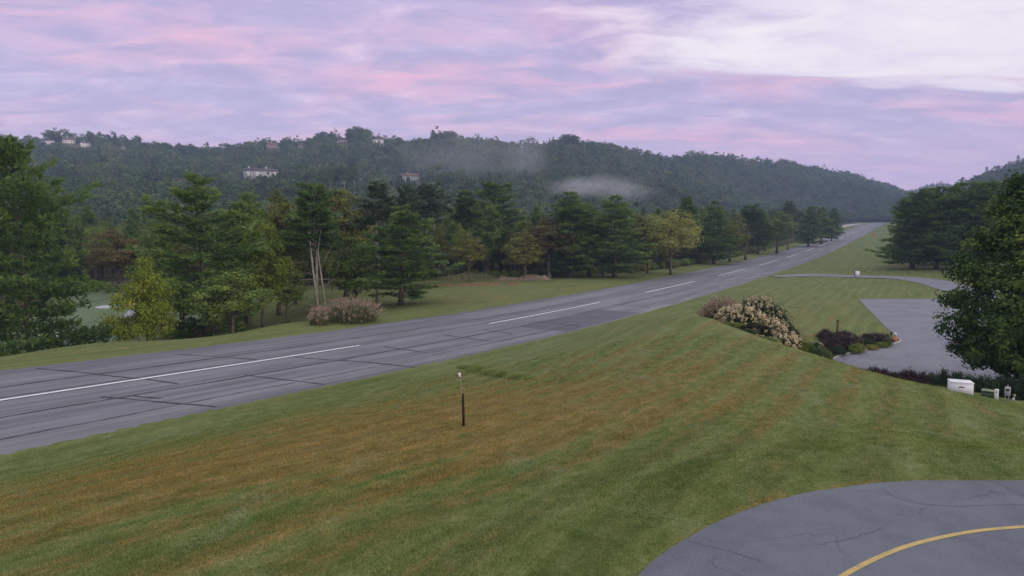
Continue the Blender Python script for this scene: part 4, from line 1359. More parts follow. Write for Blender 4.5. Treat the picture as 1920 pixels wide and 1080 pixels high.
def house(px, wpx, hgt, storeys, wall, roof, label, chimneys=1, bays=0, rise=None, name='house', cat='house', turn=0.0, depth=None):
    g = house_at[px]; Y = g[1]
    w_ = wpx / FPX * Y; d_ = depth or min(w_ * .7, 12.0); rise = rise or d_ * .32
    root = empty(name, (g[0], g[1], g[2] - .5), -math.atan2(g[0], g[1]) + turn, label, cat)
    mb = MB(); mb.box((0, 0, hgt / 2 - 1.5), (w_, d_, hgt + 3))
    mb.add([(-w_ / 2, -d_ / 2, hgt), (-w_ / 2, d_ / 2, hgt), (-w_ / 2, 0, hgt + rise * .93), (w_ / 2, -d_ / 2, hgt), (w_ / 2, d_ / 2, hgt), (w_ / 2, 0, hgt + rise * .93)], (), [(0, 2, 1), (3, 4, 5)])
    mb.build('wall', M[wall], root)
    rf = gable(w_, d_, hgt, rise).build('roof', M[roof], root)
    for c in range(chimneys):
        x_ = (c + .5) / chimneys * w_ - w_ / 2 - w_ * .1
        MB().box((x_, d_ * .12, hgt + rise * .9), (w_ * .035 + .7, 1.0, rise + 2.4), bev=.05).build('chimney', M['stone'], rf)
    for b in range(bays):
        x_ = (b + .5) / bays * w_ - w_ / 2
        MB().box((x_, -d_ / 2 - .9, hgt * .46 - 1), (w_ / bays * .36, 1.8, hgt * .92 + 2)).build('bay', M['wall_grey'], root)
    nw = max(2, int(w_ / 3.4))
    hs = hgt / storeys
    wm = None
    for s_ in range(storeys):
        for k in range(nw):
            x_ = (k + .5) / nw * w_ - w_ / 2
            if wm is None:
                fm = MB().box((0, 0, 0), (1.7, .16, hs * .58)).mesh('window'); pm = MB().box((0, -.09, 0), (1.4, .06, hs * .48)).mesh('pane')
                wm = fm, pm
            inbay = any(abs(x_ - ((b + .5) / bays * w_ - w_ / 2)) < w_ / bays * .18 + .85 for b in range(bays))
            if inbay: continue
            wo = obj('window', wm[0], M['wall_white'], root, (x_, -d_ / 2 - .04, (s_ + .5) * hs)); obj('pane', wm[1], M['glass'], wo)
    return root


house(92, 15, 5.5, 2, 'wall_white', 'roof_dark', 'white house on the ridge at far left, left of the round treetop')
house(128, 20, 4.5, 1, 'wall_white', 'roof_red', 'low long house on the far left ridge right of the round treetop')
house(160, 14, 6.0, 2, 'wall_white', 'roof_dark', 'small white house just below the far left ridge', turn=.4)
house(231, 8, 4.0, 1, 'wall_grey', 'roof_dark', 'tiny pale cabin among trees below the left ridge')
house(490, 60, 9.5, 3, 'wall_grey', 'roof_dark', 'long pale three-storey lodge on the hillside with two chimneys', chimneys=2, bays=4, name='lodge', cat='building', depth=12)
house(512, 22, 6.5, 2, 'wall_tan', 'roof_red', 'tan house below the ridge above the long lodge', turn=.3)
house(566, 15, 5.0, 1, 'wall_tan', 'roof_dark', 'small tan house near the ridge right of the other tan house')
house(642, 18, 5.5, 2, 'wall_tan', 'roof_dark', 'ridge-top house between the mast and the tall round treetops')
house(708, 20, 8.0, 2, 'wall_white', 'roof_dark', 'cream house on the ridge right of the tall round treetops', rise=5, turn=.1)
house(672, 13, 4.0, 1, 'wall_white', 'roof_dark', 'low white house among pale trunks halfway up the hill')
house(768, 34, 6.5, 2, 'wall_grey', 'roof_red', 'long brownish-roofed house with pale chimney half hidden above the treeline', chimneys=1)

g = house_at[642]
u = ray(627, 250); Ym = g[1] + 4
mx_, my_ = u[0] / u[1] * Ym, Ym
root = empty('radio_mast', (mx_, my_, h1(mx_, my_)), 0, 'thin lattice radio mast standing on the ridge', 'mast')
top = CAMZ + ray(627, 239)[2] / ray(627, 239)[1] * Ym - h1(mx_, my_)
M['steel'] = flat('galvanised_steel', (0.22, 0.22, 0.24), 0.5, 0.1, 2.0, metallic=.6)
for k in range(3):
    an = k * 2.094
    MB().tube([(1.1 * math.cos(an), 1.1 * math.sin(an), -1), (.5 * math.cos(an), .5 * math.sin(an), top)], [.16, .12], 5).build('leg', M['steel'], root)
nb = 9
for k in range(nb):
    z0, z1_ = top * k / nb, top * (k + 1) / nb
    mb = MB(); P = []
    for j in range(4):
        an = (j + k) * 2.094; zz = z0 + (z1_ - z0) * j / 3; r_ = 1.1 - .6 * zz / top
        P.append((r_ * math.cos(an), r_ * math.sin(an), zz))
    mb.tube(P, .09, 4); mb.build('brace', M['steel'], root)
MB().box((0, 0, top - 1.2), (1.6, 1.6, 1.4), bev=.1).build('antenna', M['steel'], root)

# ------------------------------------------------------------------ undergrowth along the wood edge
def shrub_mesh(seed, leaf=.13, R=1.0, Hh=1.3, clumps=46, per=42, **k):
    t, c = make_broadleaf(seed, Hh=Hh, R=R, cb=.0, clumps=clumps, per=per, leaf=leaf, spread=.26, top=.7, lump=.3, trunk_r=.02, stems=3, inner=.45, **k)
    return t, c


ug = []
for k, mt in enumerate(('leaf', 'leaf', 'leaf_olive', 'leaf')):
    t, c = shrub_mesh(120 + k, leaf=.26, R=1.3, Hh=2.0)
    ug.append(join_np([(c, M[mt]), (t, M['bark'])]))
ru = np.random.default_rng(7)
S = np.r_[ru.uniform(-80, 430, 1800), ru.uniform(180, 640, 800)]; Lt = np.r_[ru.uniform(20, 90, 1800), ru.uniform(21, 40, 800)]
edge_lat = wood_edge(S)
d_ = Lt - edge_lat
S = np.r_[S, ru.uniform(160, 640, 900)]; Lt = np.r_[Lt, wood_edge(S[2600:]) - 1.5 + ru.random(900) * 5]
edge_lat = wood_edge(S); d_ = Lt - edge_lat
keep = (d_ > -2) & (ru.random(3500) < np.exp(-d_ / 14)) & ~((S < 62) & (S > -70) & (ru.random(3500) < .8)) & ((d_ > 0) | (S > 160)) 
S, Lt = S[keep], Lt[keep]
X, Y = xy(S, Lt)
kk = (X / np.maximum(Y, 1) > -.95) & (Y > 20); X, Y, S = X[kk], Y[kk], S[kk]
scatter('undergrowth', np.c_[X, Y, H(X, Y) - .1], ru.uniform(0, 6.28, len(X)), ru.uniform(.45, 1.25, len(X)), ru.integers(0, 4, len(X)), ug, 'dark leafy undergrowth at the foot of the trees across the runway')

# ------------------------------------------------------------------ earth bank and stones
M['earth'] = flat('red_brown_earth', (0.21, 0.100, 0.052), 0.95, 0.35, 0.8)
M['grassy'] = flat('rough_grass', (0.10, 0.10, 0.035), 0.95, 0.4, 1.5)
M['brush'] = flat('dry_brush', (0.22, 0.17, 0.12), 0.95, 0.4, 2.0)


def bank(name, p0, p1, width, height, mat, label, cat, seed):
    a = ground_at(*p0); b = ground_at(*p1)
    n_, m_ = 60, 12
    t = np.linspace(0, 1, n_); q = np.linspace(-1, 1, m_)
    T, Q = np.meshgrid(t, q, indexing='ij')
    d = (b - a)[:2]; L = np.hypot(*d); nn = np.array([-d[1], d[0]]) / L
    x_ = a[0] + d[0] * T + nn[0] * Q * width; y_ = a[1] + d[1] * T + nn[1] * Q * width
    prof = (1 - Q ** 2) * np.clip(np.minimum(T, 1 - T) * 9, 0, 1)
    z_ = H(x_.ravel(), y_.ravel()).reshape(x_.shape) - .12 + height * prof * (1 + .9 * vnoise(T * L / 5 + seed, Q * 2)) + .5 * prof * vnoise(T * L / 1.3, Q * width / 1.3 + seed)
    c = a; V = np.c_[x_.ravel() - c[0], y_.ravel() - c[1], z_.ravel() - c[2]]
    i = np.arange(n_ - 1)[:, None] * m_; j = np.arange(m_ - 1)[None, :]
    F = np.stack([i + j, i + m_ + j, i + m_ + j + 1, i + j + 1], -1).reshape(-1, 4)
    return tag(obj(name, mesh_np(name, V, F, smooth=True), mat, loc=tuple(c)), label, cat)


bank('earth_strip', (812, 536), (985, 531), 5.5, .26, M['earth'], 'strip of bare red-brown earth on the mown field at the wood edge', 'earth', 1)
bank('earth_bank', (812, 525), (930, 521), 3.2, 1.5, M['grassy'], 'low grassy earth bank before the bare pale trunks', 'earth bank', 4)
bank('brush_pile', (926, 526), (1034, 524), 2.4, 1.2, M['brush'], 'long heap of dry brown brush right of the grassy earth bank', 'brush pile', 9)

# ------------------------------------------------------------------ garden plants by the car park
def spot(px, Y):
    r = ray(px, 600); x_ = r[0] / r[1] * Y
    return np.array([x_, Y, h1(x_, Y)])


M['fol_dark'] = foliage('dark_shrub_leaves', [(0, (0.014, 0.032, 0.014)), (.6, (0.035, 0.065, 0.026)), (1, (0.07, 0.10, 0.04))])
M['fol_red'] = foliage('dark_red_leaves', [(0, (0.020, 0.015, 0.018)), (.6, (0.050, 0.030, 0.034)), (1, (0.095, 0.050, 0.055))])
M['fol_lime'] = foliage('lime_leaves', [(0, (0.06, 0.10, 0.012)), (.6, (0.14, 0.20, 0.025)), (1, (0.25, 0.30, 0.05))])
M['fol_gold'] = foliage('golden_leaves', [(0, (0.12, 0.13, 0.02)), (.6, (0.27, 0.27, 0.05)), (1, (0.42, 0.40, 0.10))])
M['cream'] = foliage('cream_petals', [(0, (0.42, 0.31, 0.17)), (.5, (0.66, 0.55, 0.33)), (1, (0.80, 0.74, 0.52))], transl=.1)
M['purple'] = foliage('purple_petals', [(0, (0.06, 0.02, 0.11)), (.6, (0.13, 0.055, 0.22)), (1, (0.24, 0.12, 0.36))], transl=.1)
M['pinkpet'] = foliage('pink_petals', [(0, (0.30, 0.10, 0.09)), (1, (0.55, 0.38, 0.32))], transl=.1)
M['reed'] = foliage('reed_blades', [(0, (0.07, 0.10, 0.035)), (.6, (0.16, 0.17, 0.07)), (1, (0.28, 0.25, 0.14))])
M['plume'] = foliage('reed_plumes', [(0, (0.27, 0.18, 0.13)), (.6, (0.42, 0.30, 0.23)), (1, (0.56, 0.45, 0.36))])
SH = [shrub_mesh(130 + k, leaf=.11, R=1.0, Hh=1.3, clumps=60, per=55) for k in range(4)]


def shrub(px, Y, top, wpx, mat, label, group=None, var=0, name='shrub', zoff=0.0, cat='shrub', flowers=None, nfl=70, fsize=.20):
    p = spot(px, Y); r = ray(px, top)
    hgt = max(.3, CAMZ + r[2] / r[1] * Y - p[2]); wid = wpx / FPX * Y
    root = empty(name, p, 0, label, cat, group)
    sx = wid / 2.15; sz = hgt / 1.42
    t, c = SH[var % 4]
    rz = (px * .71) % 6.28
    obj('stems', with_mat(t, M['bark']), None, root, rotz=rz, scale=(sx, sx, sz))
    obj('foliage', with_mat(c, M[mat]), None, root, rotz=rz, scale=(sx, sx, sz))
    if flowers:
        rg = np.random.default_rng(int(px * 7 + Y))
        d = rg.normal(size=(nfl * 3, 3)); d /= np.linalg.norm(d, axis=1)[:, None]; d = d[d[:, 2] > -.25][:nfl]
        C = d * np.array([wid / 2, wid / 2, hgt * .52]) * rg.uniform(.86, 1.06, len(d))[:, None] + np.array([0, 0, hgt * .50])
        k = 16
        g_ = rg.normal(size=(len(d) * k, 3)) * np.array([.42, .42, .5]); P = np.repeat(C, k, 0) + g_ * fsize
        V, F = leaf_quads(P, g_ + np.array([0, 0, .3]), fsize * .62, .9, rg)
        o_ = obj('flower_heads', mesh_np('flower_heads', V, F, tint=np.clip(np.repeat(rg.random(len(d)) * .6, k) + .4 * rg.random(len(P)), 0, 1)), M[flowers], root)
        o_['kind'] = 'stuff'
    return root


def reeds(px, Y, top, wpx, label, seed, n_=420, name='ornamental_grass'):
    rg = np.random.default_rng(seed)
    p = spot(px, Y) if not isinstance(Y, tuple) else ground_at(px, Y[1])
    Yv = p[1]; r = ray(px, top); hg = CAMZ + r[2] / r[1] * Yv - p[2]; wr = wpx / FPX * Yv / 2
    root = empty(name, p, 0, label, 'ornamental grass')
    def blades(m, hs, w_, out):
        an = rg.uniform(0, 6.28, m); rr = np.sqrt(rg.random(m))
        b = np.c_[np.cos(an) * rr * wr * .82, np.sin(an) * rr * wr * .82, np.zeros(m)]
        an2 = an + rg.normal(size=m) * .6
        d = np.c_[np.cos(an2), np.sin(an2), np.zeros(m)]
        h_ = hg * hs * rg.uniform(.7, 1.03, m) * (1 - .72 * rr ** 3); o_ = wr * out * rg.uniform(.1, .6, m) * (.2 + rr * .8)
        side = np.c_[-d[:, 1], d[:, 0], np.zeros(m)] * w_
        mid = b + d * (o_ * .35)[:, None] + np.c_[np.zeros(m), np.zeros(m), h_ * .65]; tip = b + d * o_[:, None] + np.c_[np.zeros(m), np.zeros(m), h_]
        return b, mid, tip, side
    b, mid, tip, side = blades(n_ * 2, .86, .03, 1.0)
    m = len(b)
    V = np.concatenate([b - side, b + side, mid + side * .8, mid - side * .8, tip]); i = np.arange(m)
    F4 = np.stack([i, m + i, 2 * m + i, 3 * m + i], -1); F3 = np.stack([3 * m + i, 2 * m + i, 4 * m + i], -1)
    T = rg.random(m)
    o_ = obj('blades', mesh_np('blades', V, [F4, F3], tint=np.concatenate([T, T])), M['reed'], root); o_['kind'] = 'stuff'
    b, mid, tip, side = blades(n_ // 2, 1.0, .01, 1.0)
    k = 9
    tt = np.tile(np.linspace(.0, .42, k), len(tip)); d = np.repeat(mid - tip, k, 0)
    P = np.repeat(tip, k, 0) + d * tt[:, None] + rg.normal(size=(len(tip) * k, 3)) * .05
    V, F = needle_quads(P, -d + rg.normal(size=P.shape) * .6, .20, .045, rg)
    o_ = obj('plumes', mesh_np('plumes', V, F, tint=np.clip(rg.random(len(P)), 0, 1)), M['plume'], root); o_['kind'] = 'stuff'
    return root


reeds(656, ('g', 602), 557, 118, 'clump of tall reeds with pinkish plumes on the far shoulder of the runway', 1, 620)
reeds(598, ('g', 609), 574, 40, 'paler low reed clump left of the tall plumed reeds at the pale stems', 2, 200)
reeds(1352, 68, 556, 72, 'big arching plume grass at the left end of the flower bed', 3, 560)
reeds(1408, 70, 553, 60, 'plume grass half behind the cream hydrangeas', 4, 420)
shrub(1388, 59, 574, 86, 'fol_dark', 'left front hydrangea bush with cream flower heads', var=0, name='hydrangea', flowers='cream', nfl=190)
shrub(1424, 66, 556, 76, 'fol_dark', 'rear hydrangea bush with cream flower heads next to the plume grass', var=1, name='hydrangea', flowers='cream', nfl=120)
shrub(1438, 59, 596, 70, 'fol_dark', 'middle hydrangea bush with cream flower heads', var=2, name='hydrangea', flowers='cream', nfl=130)
shrub(1456, 64, 586, 60, 'fol_dark', 'right rear hydrangea bush with cream flower heads', var=3, name='hydrangea', flowers='cream', nfl=90)
shrub(1474, 57.5, 622, 54, 'fol_dark', 'lowest right hydrangea bush with cream flower heads', var=0, name='hydrangea', flowers='cream', nfl=100)
shrub(1370, 56.5, 612, 44, 'fol_lime', 'low yellow-green shrub before the left hydrangea', var=1)
shrub(1405, 55, 630, 44, 'fol_dark', 'low dark green shrub before the middle hydrangea', var=2)
shrub(1445, 53.5, 646, 40, 'leaf', 'low mid-green shrub in front of the right hydrangeas', var=3)
shrub(1484, 66, 606, 46, 'fol_dark', 'dark rounded shrub behind the lowest hydrangea', var=2)
shrub(1512, 62, 635, 38, 'fol_lime', 'round lime green shrub at right end of the hydrangeas', var=1)
shrub(1500, 54, 664, 30, 'fol_red', 'small reddish shrub on the crest below the lime shrub', var=0)
shrub(1533, 56, 656, 44, 'fol_dark', 'low dark shrub at the corner of the car park kerb', var=3)
shrub(1560, 53.5, 678, 30, 'fol_dark', 'small dark shrub on the crest left of the hedge', var=1)
shrub(1549, 80, 617, 38, 'fol_red', 'round dark red shrub, left of the brown post', var=0)
shrub(1586, 80, 618, 38, 'fol_red', 'round dark red shrub right of the brown post', var=1)
shrub(1560, 75, 632, 48, 'fol_red', 'lower dark red shrub in the flower bed, left', var=2)
shrub(1594, 76, 632, 46, 'fol_red', 'lower dark red shrub in the flower bed, middle', var=3, flowers='pinkpet', nfl=14, fsize=.12)
shrub(1622, 80, 626, 24, 'fol_dark', 'small dark green upright shrub in the flower bed', var=0)
shrub(1646, 80, 622, 48, 'fol_red', 'large dark red shrub near the tip of the flower bed', var=1)
shrub(1608, 78, 627, 26, 'fol_dark', 'small green shrub with pink blooms in the flower bed', var=2, flowers='pinkpet', nfl=24, fsize=.13)
shrub(1533, 72, 641, 26, 'fol_dark', 'small shrub dotted white next to the lime shrub', var=3, flowers='cream', nfl=16, fsize=.14)
shrub(1616, 75, 645, 24, 'fol_gold', 'low golden plant on the kerb side of the flower bed', var=0)
shrub(1636, 76.5, 645, 22, 'fol_gold', 'second low golden plant, nearer the tip of the bed', var=1)
shrub(1662, 79, 634, 24, 'fol_lime', 'low yellow-green plant near the dark slim post', var=2)
shrub(1546, 70, 658, 20, 'fol_gold', 'low golden plant at the left end of the kerb', var=3)
for k, (px, Y, top, wpx, mt, lb) in enumerate(((1524, 68, 646, 34, 'fol_dark', 'dark green plant between the lime shrub and the red shrubs'), (1546, 68, 650, 30, 'leaf', 'mid-green plant at the left end of the kerbed bed'), (1574, 73, 646, 30, 'fol_dark', 'low green plant before the left red shrubs'),
                                               (1606, 74, 644, 24, 'leaf', 'low green plant left beside the first golden plant'), (1628, 79, 634, 30, 'fol_dark', 'dark green plant between the pink-bloomed shrub and the large red one'), (1654, 78, 640, 24, 'fol_lime', 'low lime plant before the large red shrub'))):
    shrub(px, Y, top, wpx, mt, lb, var=k)
# hedge below the crest, between lawn and car park
for k, px in enumerate(np.linspace(1592, 1772, 11)):
    shrub(px, 50.5 - .3 * k * .4, 686 + (px - 1592) * .052 + (k % 3) * 2, 36, 'fol_red' if 2 < k < 9 else 'fol_dark', ('%s shrub, %s from the left in the hedge below the lawn crest' % ('dark reddish' if 2 < k < 9 else 'dark green', ['first', 'second', 'third', 'fourth', 'fifth', 'sixth', 'seventh', 'eighth', 'ninth', 'tenth', 'eleventh'][k])), 'hedge shrubs below the crest', var=k)
for k, (px, top, wpx, Y) in enumerate(((1776, 693, 40, 49.5), (1802, 692, 44, 49), (1830, 700, 40, 48), (1858, 706, 44, 47.5), (1885, 703, 50, 48.5), (1912, 704, 50, 48), (1935, 706, 44, 47))):
    shrub(px, Y, top, wpx, 'fol_dark', ['dark green bush behind left end of the white cabinet', 'dark green bush right behind the white cabinet', 'dark bush between the white cabinet and the green box', 'dark bush behind the green utility box', 'dark bush behind the meter box', 'dark bush at the right edge below the big tree', 'dark bush cut off by the right edge'][k], var=k)
# island bed beyond the lot
for k, (px, top, wpx, Y, mt, lb) in enumerate(((1806, 634, 46, 82, 'fol_red', 'dark shrub of the small bed under the big tree'), (1836, 640, 36, 80, 'fol_dark', 'green shrub of the small bed under the big tree'), (1822, 650, 30, 78, 'fol_gold', 'pale plant of the small bed under the big tree'))):
    shrub(px, Y, top, wpx, mt, lb, var=k)


M['mulch'] = flat('dark_mulch', (0.05, 0.035, 0.028), .95, .4, 3.0)
_b = smooth_loop([onz(a, b, LOTZ) for a, b in ((1779, 652), (1786, 646), (1815, 640), (1860, 640), (1880, 650), (1850, 658), (1800, 658))], 6, True)
slab('planting_bed', _b, LOTZ + .16, .25, M['mulch'])


def flower_strip(name, pts, width, n_, mat, label, seed, h_=.22):
    rg = np.random.default_rng(seed)
    P = np.array(pts); d = np.concatenate([[0], np.cumsum(np.hypot(*np.diff(P, axis=0).T))])
    q = rg.random(n_) * d[-1]
    x_ = np.interp(q, d, P[:, 0]) + rg.normal(size=n_) * width * .4; y_ = np.interp(q, d, P[:, 1]) + rg.normal(size=n_) * width * .4
    z_ = H(x_, y_) + rg.random(n_) * h_ + (.03 if h_ < .3 else .16)
    V, F = leaf_quads(np.c_[x_, y_, z_], rg.normal(size=(n_, 3)) * .5 + np.array([0, 0, 1.0]), .10, .9, rg)
    o_ = obj(name, mesh_np(name, V, F, tint=np.clip(vnoise(q * 2, q * 0) + .5 + rg.normal(size=n_) * .2, 0, 1)), M[mat])
    return tag(o_, label, kind='stuff')


bedline = [onz(a, b, LOTZ) for a, b in ((1570, 669), (1600, 661), (1640, 652.5), (1668, 646), (1682, 641))]
def shift(pts, d):
    P = np.array(pts); t = np.gradient(P, axis=0); t /= np.linalg.norm(t, axis=1)[:, None]
    return P + np.c_[-t[:, 1], t[:, 0]] * d
flower_strip('purple_flowers', shift(bedline, 1.0), 1.2, 2600, 'purple', 'low purple flowers along the kerb of the flower bed', 5)
flower_strip('violet_flowers', [onz(1783, 652, LOTZ), onz(1800, 656, LOTZ), onz(1812, 657, LOTZ)], 1.2, 700, 'purple', 'purple flowers at the tip of the small bed under the big tree', 6, .4)

M['kerb'] = flat('pale_concrete', (0.36, 0.35, 0.34), .85, .15, 4.0)
kl = smooth_loop([onz(a, b, LOTZ) for a, b in ((1562, 675), (1568, 671), (1580, 667), (1600, 662), (1625, 656.5), (1650, 651), (1672, 646.5), (1684, 643), (1689, 640), (1686, 636.5))], 8, False)
kd = np.concatenate([[0], np.cumsum(np.hypot(*np.diff(np.array(kl), axis=0).T))])
kerb = tag(empty('kerb', (kl[0][0], kl[0][1], LOTZ)), kind='structure')
nk = int(kd[-1] / 1.0)
km = MB().box((0, 0, .04), (.97, .18, .34), bev=.03).mesh('kerb_stone')
for k in range(nk):
    q = (k + .5) / nk * kd[-1]
    x_ = float(np.interp(q, kd, [p_[0] for p_ in kl])); y_ = float(np.interp(q, kd, [p_[1] for p_ in kl]))
    x2 = float(np.interp(q + .2, kd, [p_[0] for p_ in kl])); y2 = float(np.interp(q + .2, kd, [p_[1] for p_ in kl]))
    o_ = obj('kerb_stone', km, M['kerb'], kerb, (x_ - kl[0][0], y_ - kl[0][1], 0), math.atan2(y2 - y_, x2 - x_))

# ------------------------------------------------------------------ posts, boxes, signs
M['post_wood'] = flat('dark_stained_wood', (0.030, 0.018, 0.013), .85, .4, 6.0)
M['white_plastic'] = flat('white_plastic', (0.78, 0.77, 0.78), .45, .05, 2.0)
M['white_metal'] = flat('white_painted_metal', (0.76, 0.75, 0.77), .45, .05, 1.0)
M['grey_metal'] = flat('grey_painted_metal', (0.42, 0.42, 0.44), .5, .1, 2.0)
M['black'] = flat('black_plastic', (0.02, 0.02, 0.022), .5, .2, 3.0)
M['green_metal'] = flat('olive_painted_metal', (0.06, 0.085, 0.045), .5, .15, 2.0)
M['lid_metal'] = flat('faded_green_lid', (0.22, 0.26, 0.14), .5, .15, 2.0)
M['brown_wood'] = flat('brown_wood', (0.13, 0.075, 0.045), .9, .35, 4.0)
M['orange'] = flat('orange_plastic', (0.68, 0.16, 0.03), .5, .1, 3.0)

g = ground_at(869, 799); Yp = g[1]; k = Yp / FPX
root = empty('gauge_post', g, 0, 'dark wooden stake with a thin rod and white tube on the lawn', 'post')
def loc(px, py): return at(px, py, Yp) - g
mb = MB(); a, b = loc(869.3, 802), loc(867.6, 738.5)
w5 = 2.35 * k
V = []
for c_, s_ in ((a, 1.0), (a + (b - a) * .5 + np.array([.006, 0, 0]), .97), (b, .95)):
    V += [c_ + np.array([-w5 * s_, -w5 * s_, 0]), c_ + np.array([w5 * s_, -w5 * s_, 0]), c_ + np.array([w5 * s_, w5 * s_, 0]), c_ + np.array([-w5 * s_, w5 * s_, 0])]
F = [(3, 2, 1, 0), (8, 9, 10, 11)] + [(l * 4 + i, l * 4 + (i + 1) % 4, l * 4 + 4 + (i + 1) % 4, l * 4 + 4 + i) for l in range(2) for i in range(4)]
mb.add(V, F); mb.build('stake', M['post_wood'], root)
MB().tube([loc(866.3, 745) - (0, .06, 0), loc(865.2, 720) - (0, .05, 0), loc(862.6, 704) - (0, .04, 0), loc(862.8, 693.5) - (0, .04, 0)], .0075, 6).build('rod', M['grey_metal'], root, True)
tb_ = MB().tube([loc(862.2, 706.2) - (0, .07, 0), loc(861.3, 697) - (0, .07, 0)], 2.3 * k, 12).build('gauge_tube', M['white_plastic'], root, True)
MB().tube([loc(861.3, 697.0) - (0, .07, 0), loc(861.15, 695.6) - (0, .07, 0)], 2.7 * k, 12).build('cap', M['black'], tb_, True)
MB().tube([loc(862.3, 707.6) - (0, .07, 0), loc(862.2, 706.2) - (0, .07, 0)], 2.6 * k, 12).build('collar', M['black'], tb_, True)


def stand(name, px, py, Y, label, cat, rz=None):
    r = ray(px, py); x_ = r[0] / r[1] * Y
    return empty(name, (x_, Y, h1(x_, Y)), (-math.atan2(x_, Y)) if rz is None else rz, label, cat)


def foot(px, py, tmin=6.0):
    return ground_at(px, py, tmin)


g = foot(1800, 735.5); k = g[1] / FPX
root = empty('utility_cabinet', g, -math.atan2(g[0], g[1]) + .22, 'long white metal utility cabinet at the lawn edge before the dark bushes', 'cabinet')
Wc, Hc, Dc = 37 * k, 20.5 * k, 26 * k
MB().box((0, 0, Hc * .5 - .1), (Wc, Dc, Hc + .2), bev=.012).build('body', M['white_metal'], root)
ld = MB().box((0, 0, Hc + .03), (Wc + .05, Dc + .05, .06), .97, bev=.015).build('lid', M['white_metal'], root)
MB().box((0, -Dc / 2 - .006, Hc * .42), (Wc * .94, .012, Hc * .72), bev=.003).build('front_panel', M['white_metal'], root)
mk = obj('emblem', mesh_np('emblem', [(-.05, 0, .075), (.05, 0, .075), (0, 0, .125), (-.16, 0, .0), (.16, 0, .0), (.16, 0, .055), (-.16, 0, .055)], [np.array([(3, 4, 5, 6)]), np.array([(0, 1, 2)])]), M['black'], root, (-Wc * .03, -Dc / 2 - .016, Hc * .56))
mk['kind'] = 'stuff'

g = foot(1851, 744.5); k = g[1] / FPX
root = empty('utility_box', g, -math.atan2(g[0], g[1]) - .15, 'squat dark green utility box with a faded lid, right of the white cabinet', 'utility box')
MB().box((0, .2, 5 * k - .1), (21 * k, 16 * k, 12.5 * k), .97, bev=.015).build('body', M['green_metal'], root)
MB().box((0, .2, 12 * k), (22 * k, 17 * k, 2 * k), .95, bev=.015).build('lid', M['lid_metal'], root)

g = foot(1868, 749); k = g[1] / FPX
root = empty('cable_pedestal', g, -math.atan2(g[0], g[1]), 'slim white cable pedestal between the green box and the meter', 'pedestal')
MB().box((0, 0, 9 * k - .05), (6.4 * k, 6.4 * k, 18.5 * k), .93, bev=.02).build('body', M['white_plastic'], root)
MB().box((0, 0, 18.8 * k), (7.0 * k, 7.0 * k, 2.2 * k), .8, bev=.015).build('cap', M['white_plastic'], root)
MB().box((0.0, -3.25 * k, 14.5 * k), (1.6 * k, .02, 2.4 * k)).build('lock', M['black'], root)

g = foot(1888, 753); k = g[1] / FPX
root = empty('meter_box', g, -math.atan2(g[0], g[1]) + .1, 'pale grey meter box raised on two short posts beside the pedestal', 'meter')
for s_ in (-1, 1):
    MB().box((s_ * 2.6 * k, .08, 8 * k), (1.4 * k, 1.4 * k, 18 * k), bev=.006).build('leg', M['grey_metal'], root)
bx_ = MB().box((0, 0, 20 * k), (9.0 * k, 4.5 * k, 17 * k), bev=.012).build('housing', M['grey_metal'], root)
MB().box((-.3 * k, -2.4 * k, 23 * k), (5.6 * k, .02, 4 * k), bev=.004).build('window', M['black'], bx_)
MB().tube([(0, .05, 28 * k), (0, .05, 32 * k)], .03, 6).build('conduit', M['grey_metal'], root)

g = foot(1901, 755); k = g[1] / FPX
root = empty('valve_stand', g, 0, 'small grey-green valve on a thin stand right of the meter box', 'valve')
MB().tube([(0, 0, -.05), (0, 0, 13 * k)], .035, 7).build('pipe', M['grey_metal'], root, True)
MB().box((0, 0, 14.5 * k), (5 * k, 4 * k, 4 * k), .8, bev=.02).build('head', M['lid_metal'], root)
MB().tube([(0, 0, 7 * k), (-3.6 * k, -.04, 7.5 * k), (-4.0 * k, -.04, 9 * k)], .04, 7).build('branch_pipe', M['white_plastic'], root, True)

# posts and small things by the flower bed
g = foot(1569.5, 629, 60)
root = empty('wooden_post', g, 0, 'brown wooden post standing behind the dark red shrubs', 'post'); k = g[1] / FPX
MB().box((0, 0, 14 * k), (3.4 * k, 3.4 * k, 28 * k), .92, bev=.03).build('shaft', M['brown_wood'], root)
MB().box((0, 0, 28.8 * k), (4.0 * k, 4.0 * k, 1.8 * k), .7, bev=.02).build('cap', M['post_wood'], root)
p_ = np.array([*onz(1671, 637.5, LOTZ), 0]); p_[2] = h1(p_[0], p_[1]); k = p_[1] / FPX
root = empty('slim_post', p_, 0, 'slim dark post near the tip of the flower bed', 'lamp post')  # plain slim dark post with a flared head, not a lamp
MB().tube([(0, 0, -.1), (0, 0, 11 * k)], .05, 7).build('shaft', M['black'], root, True)
MB().tube([(0, 0, 10.5 * k), (0, 0, 11 * k), (0, 0, 15 * k), (0, 0, 16.5 * k)], [.05, .12, .13, .02], 8).build('post_head', M['black'], root, True)
p_ = np.array([*onz(1678.5, 637.5, LOTZ), 0]); p_[2] = h1(p_[0], p_[1]); k = p_[1] / FPX
root = empty('marker_cone', p_, 0, 'small bright orange and white marker at the tip of the flower bed', 'marker')
MB().tube([(0, 0, -.02), (0, 0, .04), (0, 0, .05), (0, 0, 8 * k)], [.24, .24, .17, .11], 10).build('body', M['orange'], root, True)
MB().tube([(0, 0, 8 * k), (0, 0, 11.5 * k), (0, 0, 13.5 * k), (0, 0, 14 * k)], [.11, .13, .09, .03], 10).build('top', M['white_plastic'], root, True)

